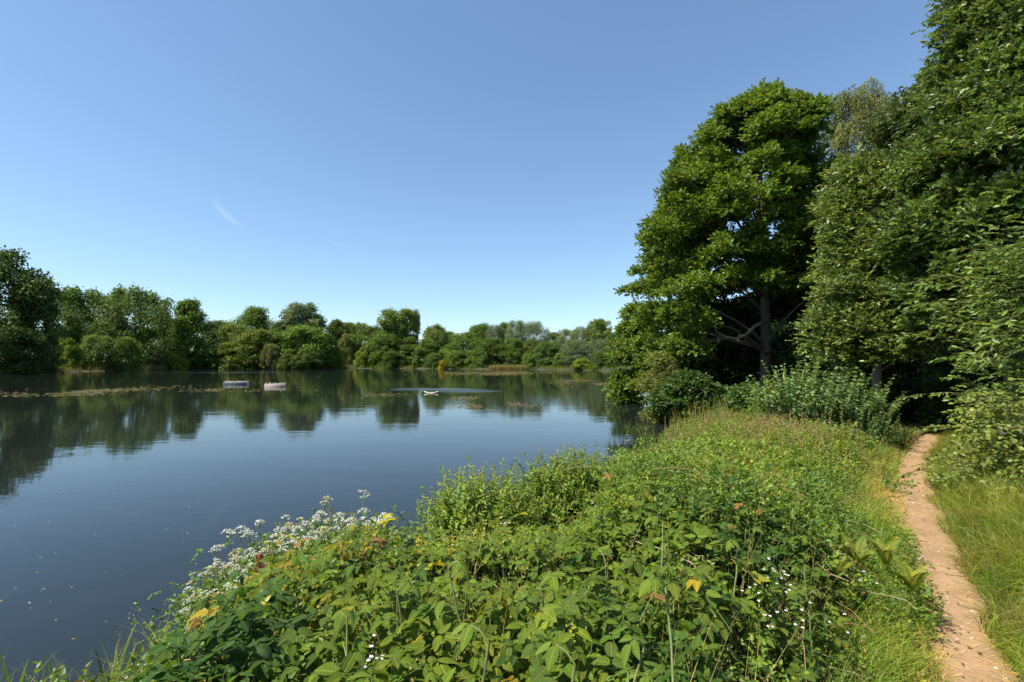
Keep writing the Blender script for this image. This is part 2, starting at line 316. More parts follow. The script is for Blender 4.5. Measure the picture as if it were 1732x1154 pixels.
def path():
    m, nt = newmat('path_earth')
    geo = N(nt, 'ShaderNodeNewGeometry')
    def noise(s, d, sx=1, sy=1):
        mp = N(nt, 'ShaderNodeMapping'); mp.inputs['Scale'].default_value = (sx, sy, 1); mp.inputs['Rotation'].default_value = (0, 0, R(35)); nt.links.new(geo.outputs['Position'], mp.inputs[0])
        n = N(nt, 'ShaderNodeTexNoise'); n.inputs['Scale'].default_value = s; n.inputs['Detail'].default_value = d; nt.links.new(mp.outputs[0], n.inputs['Vector']); return n.outputs[0]
    a, b, c = noise(2.2, 8), noise(70, 6), noise(17, 6, 1, .7)
    cr = N(nt, 'ShaderNodeValToRGB'); e = cr.color_ramp.elements; e[0].position = .3; e[0].color = (.19, .115, .06, 1); e[1].position = .7; e[1].color = (.46, .305, .17, 1)
    nt.links.new(MATH(nt, 'ADD', MATH(nt, 'MULTIPLY', a, .45), MATH(nt, 'ADD', MATH(nt, 'MULTIPLY', b, .3), MATH(nt, 'MULTIPLY', c, .25))), cr.inputs[0])
    p = N(nt, 'ShaderNodeBsdfPrincipled'); p.inputs['Roughness'].default_value = .95; p.inputs['Specular IOR Level'].default_value = .1; nt.links.new(cr.outputs[0], p.inputs['Base Color'])
    bp = N(nt, 'ShaderNodeBump'); bp.inputs['Distance'].default_value = .012; nt.links.new(MATH(nt, 'ADD', b, c), bp.inputs['Height']); nt.links.new(bp.outputs[0], p.inputs['Normal'])
    o = N(nt, 'ShaderNodeOutputMaterial'); nt.links.new(p.outputs[0], o.inputs[0])
    seg = np.linalg.norm(np.diff(PATHC, axis=0), axis=1); L = np.r_[0, np.cumsum(seg)]; q = np.arange(0, L[-1], .04)
    cx, cyy = np.interp(q, L, PATHC[:, 0]), np.interp(q, L, PATHC[:, 1])
    ker = np.ones(9) / 9; pad = lambda v: np.convolve(np.pad(v, 4, mode='edge'), ker, 'valid'); cx, cyy = pad(cx), pad(cyy)
    t = nrm(np.stack([np.gradient(cx), np.gradient(cyy)], -1)); nn = np.stack([-t[:, 1], t[:, 0]], -1)
    k = 17; sv = np.linspace(-1, 1, k)
    wl = .19 + .07 * (vnoise(q * 2.2, q * 0, 3) - .5) + .03 * (vnoise(q * 8, q * 0, 4) - .5) + .14 * np.exp(-((q - np.interp(5.6, cyy, q)) / 1.6) ** 2)
    wr = .19 + .07 * (vnoise(q * 2.2, q * 0 + 9, 3) - .5) + .03 * (vnoise(q * 8, q * 0 + 9, 4) - .5)
    off = np.where(sv[None] > 0, sv[None] * wl[:, None], sv[None] * wr[:, None]) * 1.35
    X = cx[:, None] + nn[:, 0:1] * off; Y = cyy[:, None] + nn[:, 1:2] * off
    Z = G(X, Y) + .018 - .05 * sstep(.55, 1, np.abs(sv))[None] - .012 * (1 - np.abs(sv))[None] + .006 * (vnoise(X * 9, Y * 9, 2) - .5)
    n = len(q); i, j = np.meshgrid(np.arange(n - 1), np.arange(k - 1), indexing='ij'); f = np.stack([i * k + j, (i + 1) * k + j, (i + 1) * k + j + 1, i * k + j + 1], -1)
    g = M(); g.add(np.stack([X, Y, Z], -1), f, (1, 1, 1)); tag(g.build('path', m, smooth=True), kind='structure')
path()

# ------------------------------------------------------------------ leaf templates (x width, y length, z normal)
def T(v, f, u=None, m=None):
    v = np.array(v, float); return v, np.array(f, np.int64).reshape(-1, 4), (np.stack([v[:, 0] + .5, v[:, 1]], -1) if u is None else np.array(u, float)), np.ones(len(v)) if m is None else np.array(m, float)
T_DIA = T([(0, 0, 0), (.33, .5, .1), (0, 1, -.05), (-.33, .5, .1)], [(0, 1, 2, 3)])
T_ROUND = T([(0, 0, 0), (.32, .25, .07), (.36, .72, .05), (0, 1, -.06), (-.36, .72, .05), (-.32, .25, .07)], [(0, 1, 2, 3), (0, 3, 4, 5)])
T_OV = T([(0, 0, 0), (.3, .22, .08), (.22, .6, .04), (0, 1, -.08), (-.22, .6, .04), (-.3, .22, .08)], [(0, 1, 2, 3), (0, 3, 4, 5)])
T_LONG = T([(0, 0, 0), (.15, .3, .05), (.13, .68, 0), (0, 1, -.14), (-.13, .68, 0), (-.15, .3, .05)], [(0, 1, 2, 3), (0, 3, 4, 5)])
def leaflet(rows=8, fold=.16, droop=.25, wmax=.36, jag=.13, heart=.1):
    v, u = [], []
    for i in range(rows + 1):
        t = i / rows; y = t
        w_ = wmax * (math.sin(math.pi * min(1, t ** .72)) ** .8 if 0 < t < 1 else 0)
        if 0 < i < rows: w_ *= 1 + (jag if i % 2 else -jag)
        if i == 0: w_ = .05
        z = -droop * t * t
        back = heart * (1 - t) ** 3
        v += [(-w_, y - (back if i else 0) * .6, z + fold * w_), (0, y, z), (w_, y - (back if i else 0) * .6, z + fold * w_)]
        u += [(.5 - w_ / .8, t), (.5, t), (.5 + w_ / .8, t)]
    f = []
    for i in range(rows):
        a = i * 3; f += [(a, a + 1, a + 4, a + 3), (a + 1, a + 2, a + 5, a + 4)]
    return T(v, f, u)
BL = [leaflet(16, jag=.07, wmax=.31), leaflet(16, fold=.5, droop=.12, wmax=.3, jag=.06), leaflet(16, fold=-.15, droop=.55, wmax=.34, jag=.07), leaflet(16, fold=.2, droop=-.1, wmax=.3, jag=.08), leaflet(16, fold=.3, droop=.35, wmax=.27, jag=.07)]
BM = [leaflet(5, jag=.1), leaflet(5, fold=.4, droop=.05, wmax=.36), leaflet(5, fold=.05, droop=.5, wmax=.4)]

def rot_about(v, ax, ang):
    c, s = np.cos(ang)[:, None], np.sin(ang)[:, None]
    return v * c + np.cross(ax, v) * s + ax * np.sum(ax * v, 1, keepdims=True) * (1 - c)
def compound(mesh, g, p, d, n, size, col, temps, five=.25, pet=True, petcol=(.12, .15, .05)):
    """bramble-like leaves: three or five serrated leaflets on a petiole end at p, facing d, normal n"""
    k = len(p); d = nrm(d - n * np.sum(d * n, 1, keepdims=True)); tix = g.integers(0, len(temps), k)
    is5 = g.random(k) < five
    for ang, sz, off in ((0, 1.0, .3), (1.3, .84, .06), (-1.3, .84, .06), (2.15, .6, .0), (-2.15, .6, .0)):
        sel = np.ones(k, bool) if abs(ang) < 1.5 else is5
        if abs(ang) > 1.5 and not sel.any(): continue
        a = ang + g.normal(0, .12, k); dd = rot_about(d, n, a); nn2 = nrm(n + rnd(g, k) * .16)
        dd = nrm(dd + n * g.normal(-.12, .15, k)[:, None]); pp = p + dd * (off * size)[:, None]
        for ti in range(len(temps)):
            q = sel & (tix == ti)
            mesh.inst(temps[ti], pp[q], dd[q], nn2[q], (size * sz)[q], (col * (1 + g.normal(0, .06, (k, 1))))[q])

def blades(mesh, g, P, H, lean, wdt, c0, c1, curve=.5, k=5):
    """grass-like blades: root points P, heights H, lean vectors (horizontal), half widths, colour root to tip"""
    n = len(P); t = np.linspace(0, 1, k)[None, :, None]
    H = H[:, None, None]; Lh = lean[:, None, :]
    pts = P[:, None, :] + UP * H * (t - curve * .45 * t ** 3 * np.linalg.norm(Lh, axis=2, keepdims=True)) + Lh * H * (t ** 2 * .9 + .1 * t)
    az = g.random(n) * 6.283; wv = np.stack([np.cos(az), np.sin(az), np.zeros(n)], -1)[:, None, :] * (wdt[:, None, None] * (1 - t ** 2.2 * .93) * (.6 + .4 * np.minimum(1, t * 4)))
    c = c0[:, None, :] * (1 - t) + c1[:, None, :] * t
    mesh.strips(pts, wv, c)

# ------------------------------------------------------------------ trees
def crown_pts(g, C, RR, n, shell=.45, under=-.45):
    """n points over puffs with centres C and radii RR (k,3)"""
    pr = RR[:, 0] * RR[:, 1]; i = g.choice(len(C), n, p=pr / pr.sum()); d = rnd(g, n); d[:, 2] = np.where(d[:, 2] < under, -d[:, 2], d[:, 2])
    r = g.random(n) ** shell
    return C[i] + d * RR[i] * r[:, None], d, i
def puffs(g, n, z0, z1, prof, pr, flat=.6, inner=.2, yscale=1.0, lift=0.0):
    """prof(theta, t) -> radius. Returns centres and radii of n foliage clumps inside that envelope"""
    t = g.random(n) ** .9; th = g.random(n) * 6.283; rad = prof(th, t); s = (pr[0] + (pr[1] - pr[0]) * g.random(n))
    rr = np.maximum(rad - s * .75, 0) * np.sqrt(inner + (1 - inner) * g.random(n))
    z = z0 + (z1 - z0) * t - s * flat * .7 - lift * rr
    C = np.stack([np.cos(th) * rr, np.sin(th) * rr * yscale, z], -1); return C, np.stack([s, s, s * flat], -1) * (.75 + .5 * g.random((n, 1)))
def boughs(g, C, RR, k, spread=.85, sz=(.34, .6), up=.25):
    """break each big clump up into k smaller ones gathered round it, so the crown has separate boughs"""
    n = len(C); d = rnd(g, n * k); d[:, 2] = np.abs(d[:, 2]) * .9 - up; r = np.repeat(RR, k, 0)
    c = np.repeat(C, k, 0) + d * r * spread * g.uniform(.5, 1.1, (n * k, 1)); return c, r * g.uniform(sz[0], sz[1], (n * k, 1))
def limbs(mesh, g, trunk, C, n, r0, col, sides=5):
    """limbs from the trunk polyline to some clump centres"""
    if n <= 0: return
    idx = g.choice(len(C), min(n, len(C)), replace=False); zt = trunk[:, 2]; P = []
    for i in idx:
        c = C[i]; hz = np.hypot(*(c[:2] - np.array([np.interp(c[2], zt, trunk[:, 0]), np.interp(c[2], zt, trunk[:, 1])])))
        zs = np.clip(c[2] - hz * g.uniform(.35, .8), zt[0] + .18 * (zt[-1] - zt[0]), zt[-1] * .97)
        b = np.array([np.interp(zs, zt, trunk[:, 0]), np.interp(zs, zt, trunk[:, 1]), zs]); tt = np.linspace(0, 1, 6)[:, None]
        mid = (b + c) / 2 + np.array([0, 0, hz * .12]) + g.normal(0, .06, 3) * hz
        P.append((1 - tt) ** 2 * b + 2 * tt * (1 - tt) * mid + tt ** 2 * c + g.normal(0, .02, (6, 3)) * hz * (tt > 0))
    P = np.array(P); mesh.tubes(P, r0 * np.linspace(1, .15, 6)[None] * g.uniform(.5, 1, (len(P), 1)), col, sides)
def trunk_line(g, H, wob=.03, lean=(0, 0), k=9):
    t = np.linspace(0, 1, k); p = np.stack([lean[0] * t * H + np.cumsum(g.normal(0, wob, k)) * H * .3, lean[1] * t * H + np.cumsum(g.normal(0, wob, k)) * H * .3, t * H], -1); p[0, :2] = 0; return p
def var_col(g, n, base, hue=.12, val=.18):
    base = np.array(base); v = 1 + g.normal(0, val, (n, 1)); h = g.normal(0, hue, (n, 1)); return np.clip(base * v * np.concatenate([1 + h, 1 + h * .3, 1 - h * .5], 1), .004, .9)

# ---- far trees: a few prototypes on a unit-ish size, copied along the far shore
def far_proto(kind, seed):
    g = np.random.default_rng(seed); H = 10.0
    root = bpy.data.objects.new({'round': 'broadleaf_tree', 'tall': 'poplar_tree', 'cone': 'alder_tree', 'feather': 'ash_tree', 'willow': 'willow_tree', 'bush': 'shrub'}[kind], None)
    COL.objects.link(root)
    lump = lambda th, s: 1 + .16 * np.sin(th * 2 + s) + .12 * np.sin(th * 3 + s * 2.3)
    s = g.random() * 6
    if kind == 'round':   prof = lambda th, t: 4.6 * lump(th, s) * np.sqrt(np.clip(1 - (np.abs(t - .42) / .62) ** 2.4, .02, 1)); C, RR = puffs(g, 120, .6, 10, prof, (.6, 1.5), .85); n = 22000; ls = .27
    elif kind == 'tall':  prof = lambda th, t: 3.2 * lump(th, s) * np.sqrt(np.clip(1 - (np.abs(t - .58) / .6) ** 2.2, .02, 1)); C, RR = puffs(g, 120, 1.5, 10, prof, (.45, .95), 1.1); n = 20000; ls = .24
    elif kind == 'cone':  prof = lambda th, t: 3.9 * lump(th, s) * (1 - t * .86) ** .62 * np.clip(t * 6 + .5, 0, 1); C, RR = puffs(g, 110, .7, 10, prof, (.65, 1.25), .6); n = 21000; ls = .26
    elif kind == 'feather': prof = lambda th, t: 4.4 * lump(th, s) * np.clip(.35 + t * .8, 0, 1) * np.sqrt(np.clip(1 - (np.clip(t - .6, 0, 1) / .48) ** 2, .15, 1)); C, RR = puffs(g, 80, 1.2, 10, prof, (.5, 1.05), 1.5, inner=.5); n = 16000; ls = .27
    elif kind == 'willow': prof = lambda th, t: 4.7 * lump(th, s) * np.sqrt(np.clip(1 - (np.abs(t - .5) / .56) ** 2.6, .02, 1)); C, RR = puffs(g, 170, .5, 10, prof, (.6, 1.25), .9); n = 30000; ls = .23
    else: prof = lambda th, t: 5.2 * lump(th, s) * np.sqrt(np.clip(1 - (t * .92) ** 2.2, .02, 1)); C, RR = puffs(g, 120, .2, 8.8, prof, (.6, 1.5), 1.0); n = 20000; ls = .3
    p, d, i = crown_pts(g, C, RR, n)
    p += g.normal(0, .13, p.shape)
    k = n // 9; p[:k] += d[:k] * g.random((k, 1)) * .5     # stray sprays that break the outline
    cl = 1 + .14 * np.random.default_rng(seed + 5).normal(size=len(C))[i][:, None]
    mc = M(); nr = nrm(d * .75 + UP * .45 + rnd(g, n) * .55); ax = rnd(g, n) + d * .5 + (UP * .6 if kind in ('tall', 'feather') else -UP * .5 if kind == 'willow' else 0)
    mc.inst(T_DIA, p, ax, nr, ls * g.uniform(.6, 1.35, n), var_col(g, n, (1, 1, 1), .1, .14) * cl, wid=(1.15 if kind != 'willow' else .7))
    mc.build('crown', MAT_FAR, root)
    mt = M(); tl = trunk_line(g, 8.6 if kind != 'bush' else 5, .02)
    if kind == 'bush':
        mt.tubes(np.array([np.linspace([0, 0, -.6], c, 6) for c in C[:14]]), .1, (.1, .085, .06), 4)
    else:
        tl[0, 2] = -.8; mt.tubes(tl[None], np.linspace(.24, .05, 9)[None] * (1.0 if kind != 'feather' else 1.2), (.16, .14, .115), 7)
        limbs(mt, g, tl, C, 26, .085, (.16, .14, .115), 4)
    mt.build('trunk', MAT_BARK, root)
    return root
protos = {}
for kd, seeds in (('round', (11, 12, 13)), ('tall', (21, 22)), ('cone', (31, 32)), ('feather', (41,)), ('willow', (51, 52)), ('bush', (61, 62, 63))):
    protos[kd] = [[far_proto(kd, s), False] for s in seeds]
cnt = {k: 0 for k in protos}
def far_tree(kind, px, ytop, wpx, D, col, label, group=None, cat=None, rz=None, dz=-.2):
    k = cnt[kind]; cnt[kind] += 1; slot = protos[kind][k % len(protos[kind])]
    if slot[1]: o = copy_tree(slot[0])
    else: o, slot[1] = slot[0], True
    if kind == 'bush': ytop -= 5; wpx *= .88
    top = at(px, ytop, D); x = top[0]; z = float(G(np.array([x]), np.array([float(D)]))[0]) + dz
    Hh = top[2] - z; W = wpx / FPX * D
    W *= 1.15; nomw = {'round': 9.6, 'tall': 6.8, 'cone': 8.2, 'feather': 9.2, 'willow': 9.6, 'bush': 10.4}[kind]; nomh = 8.9 if kind == 'bush' else 10.2
    o.location = (x, D, z); o.scale = (W / nomw, W / nomw * .95, Hh / nomh); o.rotation_euler = (0, 0, (k * 2.399) % 6.28 if rz is None else rz)
    for c in o.children:
        if c.name.startswith('crown'): c.color = (*col, 1)
    tag(o, label, cat or ('shrub' if kind == 'bush' else 'tree'), group)
    return o
DG, MG, LG, YG, GW, OG, BR = (.042, .07, .022), (.06, .1, .024), (.09, .135, .036), (.11, .15, .028), (.1, .135, .1), (.074, .102, .03), (.088, .1, .045)
def cm(a, f): return tuple(v * f * 1.5 for v in a)
FT = [
 ('round', 0, 420, 140, 97, cm(DG, .9), 'tall dark green tree leaning over the water at the left edge'),
 ('round', 58, 480, 92, 104, cm(DG, 1.0), 'lower dark tree on the lake side of the tallest left edge tree'),
 ('cone', 120, 528, 52, 128, cm(MG, .85), 'narrow dark cone-shaped tree between the left edge tree and the pale shrubs'),
 ('feather', 138, 486, 98, 146, cm(DG, 1.25), 'broad dark green tree with a flat top just right of the left edge tree'),
 ('feather', 230, 487, 92, 148, cm(MG, 1.05), 'open tree with feathery upright branches and pale trunk showing through'),
 ('round', 187, 535, 80, 142, cm(DG, .95), 'dark tree behind the wide pale shrub on the left shore'),
 ('round', 272, 533, 75, 176, cm(OG, .9), 'low olive tree behind the gap right of the feathery tree'),
 ('cone', 322, 507, 92, 160, cm(MG, 1.0), 'tall pointed green tree with a narrow leaning top above the left shore'),
 ('round', 372, 541, 72, 176, cm(DG, 1.0), 'dark tree just right of the tall pointed green tree'),
 ('round', 432, 519, 62, 196, cm(MG, 1.1), 'neat dome-topped tree rising behind the wood on the left'),
 ('round', 398, 548, 70, 170, cm(OG, 1.05), 'light olive tree below and left of the neat dome-topped tree'),
 ('round', 440, 556, 92, 164, cm(OG, .9), 'wide rounded tree on the shore below the neat dome-topped tree'),
 ('round', 480, 543, 58, 180, cm(DG, 1.1), 'dark tree between the dome-topped tree and the pale broad tree'),
 ('tall', 516, 515, 78, 182, cm(GW, .8), 'pale broad tree with a loose top standing above the wood'),
 ('round', 512, 551, 96, 166, cm(MG, 1.1), 'bright green tree on the shore in front of the pale broad tree'),
 ('round', 545, 562, 60, 168, cm(MG, .95), 'sloping green tree at the water right of the bright green one'),
 ('round', 569, 541, 44, 192, cm(DG, .85), 'darkest tree just right of the pale broad tree'),
 ('tall', 586, 545, 34, 194, cm(OG, 1.1), 'small brownish green tree in the dip of the skyline'),
 ('tall', 610, 547, 40, 196, cm(OG, 1.2), 'small light tree with a rounded top in the dip of the skyline'),
 ('round', 603, 566, 60, 188, cm(MG, .9), 'mid green tree behind the brown willow and small shore shrubs'),
 ('round', 636, 551, 34, 198, cm(DG, .95), 'dark tree tucked in left of the tall poplar'),
 ('tall', 668, 523, 64, 186, cm(LG, .85), 'tall pale poplar rising highest in the middle of the far shore'),
 ('tall', 695, 525, 36, 188, cm(LG, .8), 'narrow poplar standing against the right side of the tall one'),
 ('round', 652, 563, 60, 180, cm(MG, .95), 'green tree at the foot of the tall poplar on its left'),
 ('cone', 694, 570, 52, 178, cm(MG, .8), 'dark pointed tree at the foot of the narrow poplar'),
 ('round', 735, 549, 56, 182, cm(OG, .95), 'olive tree right of the poplars with a bumpy top'),
 ('round', 757, 560, 42, 176, cm(DG, 1.1), 'small dark tree right of the bumpy olive tree'),
 ('round', 724, 574, 52, 172, cm(MG, .85), 'low dark green tree on the shore in front of the bumpy olive tree'),
 ('round', 785, 562, 66, 166, cm(MG, 1.0), 'green tree above the yellow flowering shrub'),
 ('round', 812, 547, 58, 178, cm(MG, 1.0), 'fresh green tree left of the grey willows'),
 ('willow', 838, 549, 44, 170, cm(GW, .72), 'small grey-green willow between two green trees'),
 ('round', 853, 546, 40, 182, cm(DG, 1.2), 'dark green tree rising behind the first grey willow'),
 ('willow', 873, 541, 52, 168, cm(GW, .85), 'tall silvery willow with the highest top right of the middle'),
 ('willow', 903, 543, 56, 166, cm(GW, .78), 'broad silvery willow leaning right from the tallest one'),
 ('round', 940, 562, 50, 172, cm(DG, 1.2), 'low dark tree in the dip between the silvery willows'),
 ('willow', 958, 556, 46, 158, cm(GW, .8), 'rounded silvery willow right of the skyline dip'),
 ('willow', 982, 552, 44, 156, cm(GW, .88), 'pale willow with a pointed top near the right end of the far shore'),
 ('willow', 975, 574, 58, 146, cm(GW, .75), 'low rounded grey willow at the water near the right end'),
 ('willow', 1014, 574, 56, 140, cm(GW, .7), 'grey willow beside the big alder at the end of the far shore'),
 ('tall', 1012, 541, 46, 152, cm(OG, 1.1), 'green tree peeping out beside the big alder above the grey willow'),
 ('round', 1050, 560, 70, 146, cm(MG, .9), 'dark tree showing through the edge of the big alder'),
 ('round', 832, 572, 56, 162, cm(MG, .8), 'dark green tree standing on the shore under the small grey willow'),
 ('round', 870, 572, 50, 160, cm(MG, .85), 'green tree on the shore beneath the tall silvery willow'),
 ('round', 925, 578, 52, 154, cm(DG, 1.35), 'rounded deep green tree at the water below the broad silvery willow'),
 ('round', 900, 575, 40, 158, cm(OG, .8), 'dark olive tree with a russet side in the middle of the right wood'),
]
for r in FT: far_tree(*r, group='trees along the far shore')
FB = [
 (112, 579, 42, 121, cm(YG, .95), 'round yellow-green shrub beside the left edge tree'), (168, 571, 62, 126, cm(LG, .95), 'wide pale green shrub at the water on the left'),
 (212, 577, 56, 130, cm(LG, .85), 'second pale shrub joined to the right of the wide one'), (293, 578, 48, 152, cm(YG, .8), 'pale shrub at the foot of the tall pointed tree'),
 (262, 590, 60, 150, cm(BR, .8), 'brownish low shrub in the gap right of the pale shrubs'), (345, 590, 60, 160, cm(MG, .9), 'dark shrub right of the pointed tree at the waterline'),
 (385, 585, 56, 161, cm(OG, 1.0), 'olive shrub on the shore behind the left raft'), (458, 586, 34, 158, cm(BR, 1.0), 'brown-green shrub with bare tips behind the rafts'),
 (486, 604, 40, 158, cm(OG, .9), 'low spreading shrub on the small point behind the right raft'), (548, 591, 26, 170, cm(BR, .9), 'small rusty olive shrub left of the bright yellow-green ones'),
 (570, 594, 30, 172, cm(YG, .95), 'small bright shrub at the edge of the clearing'), (585, 572, 28, 181, cm(BR, 1.15), 'tall brownish willow shrub behind the bright small one'),
 (616, 593, 34, 179, cm(YG, 1.05), 'bright yellow-green shrub above the grassy clearing'), (640, 592, 30, 178, cm(MG, 1.0), 'green shrub right of the grassy clearing'),
 (706, 608, 22, 168, cm(LG, .8), 'tiny pale shrub at the waterline below the poplars'), (749, 614, 19, 158, (.3, .24, .03), 'yellow flowering shrub at the waterline'),
 (772, 598, 44, 160, cm(LG, .75), 'green shrub right of the yellow flowering one'), (808, 594, 44, 157, cm(MG, 1.0), 'dark rounded shrub left of the straw coloured reeds'),
 (893, 604, 30, 153, cm(MG, 1.1), 'low green shrub at the right end of the reeds'), (950, 602, 34, 146, cm(LG, .8), 'light green shrub under the silvery willows'),
 (983, 612, 36, 138, cm(YG, .9), 'pale shrub hanging over the water near the right end'), (1020, 600, 40, 135, cm(MG, .9), 'dark shrub half hidden by the big alder'),
 (60, 570, 90, 100, cm(DG, .8), 'dark bush spilling over the water below the left edge trees'), (20, 560, 100, 92, cm(DG, .75), 'darkest bush at the waterline in the left corner'),
 (665, 600, 50, 172, cm(MG, .8), 'dark shrub at the foot of the tall poplar'), (735, 602, 40, 165, cm(DG, 1.2), 'dark shrub left of the yellow flowering one'),
 (520, 596, 60, 160, cm(DG, 1.1), 'dark green shrub at the water under the bright green tree'), (425, 596, 50, 161, cm(DG, 1.2), 'dark green shrub at the water under the wide rounded tree'),
]
for (px, yt, wd, D, c, lb) in FB: far_tree('bush', px, yt, wd, D, c, lb, group='shrubs along the far shore')

def woodland():
    g = np.random.default_rng(70); x = np.concatenate([g.uniform(-250, 60, 420)]); y = 208 + g.random(420) * 26 - .12 * np.abs(x + 60); h = 7.5 + 3.2 * fbm(x * .06, y * .06, 3)
    C = np.stack([x, y, h * g.uniform(.25, .95, 420) + .5], -1); RR = np.full((420, 3), 1.0) * g.uniform(2.2, 4.6, (420, 1)) * [1, 1, .8]; n = 70000
    p, d, i = crown_pts(g, C, RR, n); m = M(); m.inst(T_DIA, p, rnd(g, n), nrm(d + UP * .5 + rnd(g, n) * .5), g.uniform(.3, .8, n), var_col(g, n, (.055, .088, .03), .1, .15) * (1 + .15 * np.sin(i * 7.1))[:, None], 1.1)
    n = 16000; C = np.stack([g.uniform(-175, -88, 60), g.uniform(104, 128, 60), g.uniform(2, 15, 60)], -1); RR = np.full((60, 3), 1.0) * g.uniform(2.5, 4.5, (60, 1)); p, d, i = crown_pts(g, C, RR, n)
    m.inst(T_DIA, p, rnd(g, n), nrm(d + UP * .5 + rnd(g, n) * .5), g.uniform(.3, .7, n), var_col(g, n, (.05, .08, .026), .1, .15), 1.1)
    tag(m.build('woodland', MAT_FAR), 'low unbroken wood filling the skyline behind the shore trees', 'wood', kind='stuff')
woodland()
def far_bank():
    g = np.random.default_rng(77); m = M(); pts = []
    F = LAKE[len(NEAR):]
    for i in range(len(F) - 1):
        n = int(np.linalg.norm(F[i + 1] - F[i]) * 120); t = g.random((n, 1)); e = nrm((F[i + 1] - F[i])[None])[0]; out = np.array([e[1], -e[0]])
        if not shore_d(np.array([F[i][0] + out[0]]), np.array([F[i][1] + out[1]]))[0] > 0: out = -out
        pts.append(F[i] + (F[i + 1] - F[i]) * t + out * (g.random((n, 1)) ** 1.5 * 12 - .1))
    p = np.concatenate(pts); n = len(p); P = np.c_[p, G(p[:, 0], p[:, 1]) - .03]
    c = var_col(g, n, (.1, .14, .04), .2, .2); nz = vnoise(p[:, 0] * .07, p[:, 1] * .07, 4); k = nz > .68; c[k] = var_col(g, k.sum(), (.13, .13, .06), .1, .2)
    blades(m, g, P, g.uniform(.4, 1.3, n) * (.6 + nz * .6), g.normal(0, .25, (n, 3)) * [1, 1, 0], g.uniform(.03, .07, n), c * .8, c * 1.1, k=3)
    tag(m.build('bank_grass', MAT_GRASS), 'long green grass along the waterline of the far shore', 'grass', kind='stuff')
    m = M(); n = 2600; x0 = shore(828, 151); x1 = shore(892, 150)
    t = g.random(n); P = np.stack([x0[0] + (x1[0] - x0[0]) * t, 150.2 + 2.2 * g.random(n) + (x0[1] - 150) * (1 - t), np.full(n, WATER)], -1)
    c = var_col(g, n, (.2, .17, .1), .08, .15)
    blades(m, g, P, g.uniform(.9, 1.7, n), g.normal(0, .15, (n, 3)) * [1, 1, 0], g.uniform(.025, .05, n), c, c, k=3)
    tag(m.build('reeds', MAT_GRASS), 'straw coloured reeds along the far shore below the willows', 'reeds', kind='stuff')
far_bank()

# ------------------------------------------------------------------ near trees, built spray by spray
def sprays(mesh, g, p, d0, L, m, T_, ls, col, ang=.8, sag=.35, twig=None, wid=1.0, jit=.4, upb=.7):
    """each spray is a twig from p along d0 with m leaves set on both sides of it"""
    n = len(p); L = np.broadcast_to(L, (n,)); side = nrm(np.cross(d0, UP + rnd(g, n) * .3)); t = (np.arange(m) + .6) / m
    pos = p[:, None] + d0[:, None] * (L[:, None] * t)[..., None] - UP * (sag * L[:, None] * t ** 2)[..., None]
    dt = nrm(d0[:, None] - UP * (2 * sag * t)[None, :, None]); sg = np.where(np.arange(m) % 2, 1, -1)[None, :, None]
    a = ang * (1 - .45 * t)[None, :, None]; ax = dt * np.cos(a) + side[:, None] * sg * np.sin(a)
    ax = ax.reshape(-1, 3) + rnd(g, n * m) * jit; nr = nrm(np.repeat(nrm(np.cross(side, d0)) * np.sign(np.cross(side, d0)[:, 2:3]), m, 0) * .6 + UP * upb * .3 + rnd(g, n * m) * 1.05 + np.array(sdir) * .25)
    mesh.inst(T_, pos.reshape(-1, 3), ax, nr, ls * g.uniform(.65, 1.25, n * m), np.repeat(col, m, 0) * (1 + g.normal(0, .1, (n * m, 1))), wid)
    if twig is not None:
        tt = np.linspace(0, 1, 4)
        P = p[:, None] + d0[:, None] * (L[:, None] * tt)[..., None] - UP * (sag * L[:, None] * tt ** 2)[..., None]
        twig.tubes(P, np.array([.004, .003, .002, .0012])[None], (.11, .085, .05), 3)
def near_tree(name, loc, label, seed, C, RR, n_spray, L, m, T_, ls, col, tl, r0, nlimb, mat=MAT_LEAF, bark=(.14, .12, .1), cat='tree', group='trees on the near bank', sag=.3, wid=1.0, twigs=False, out=1.0, under=-.45, extra=None, valv=.14, shell=.45):
    g = np.random.default_rng(seed); root = thing(name, loc, label, cat, group)
    mc = M(); mt = M(); p, d, i = crown_pts(g, C, RR, n_spray, shell=shell, under=under)
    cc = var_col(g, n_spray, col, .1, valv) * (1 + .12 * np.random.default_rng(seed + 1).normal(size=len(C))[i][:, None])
    d0 = nrm(d * out + rnd(g, n_spray) * .6 + UP * .15 + (p - [0, 0, p[:, 2].mean()]) * [1, 1, 0] * .08)
    sprays(mc, g, p - d0 * (L * .5), d0, L * g.uniform(.7, 1.3, n_spray), m, T_, ls, cc, sag=sag, twig=mt if twigs else None, wid=wid)
    mc.build('crown', mat, root)
    if tl is not None:
        mt.tubes(tl[None], (r0 * np.linspace(1, .18, len(tl)) * np.r_[1.35, 1.08, np.ones(len(tl) - 2)])[None], bark, 12); limbs(mt, g, tl, C, nlimb, r0 * .36, bark, 6)
    mt.build('trunk', MAT_BARK, root, smooth=True)
    if extra: extra(root, g, mc)
    return root
def prof_px(rows, D):
    """rows (ypx, left px, right px) about the trunk -> envelope radius by height fraction and bearing"""
    r = np.array(rows, float); zs = 1.7 + (HOR - r[:, 0]) / FPX * D; o = np.argsort(zs); zs = zs[o]; l, rr = r[o, 1] / FPX * D, r[o, 2] / FPX * D
    z0, z1 = zs[0], zs[-1]
    def prof(th, t):
        z = z0 + (z1 - z0) * t; a, b = np.interp(z, zs, l), np.interp(z, zs, rr); c = (np.cos(th) + 1) / 2; return a * (1 - c) + b * c
    return prof, z0, z1

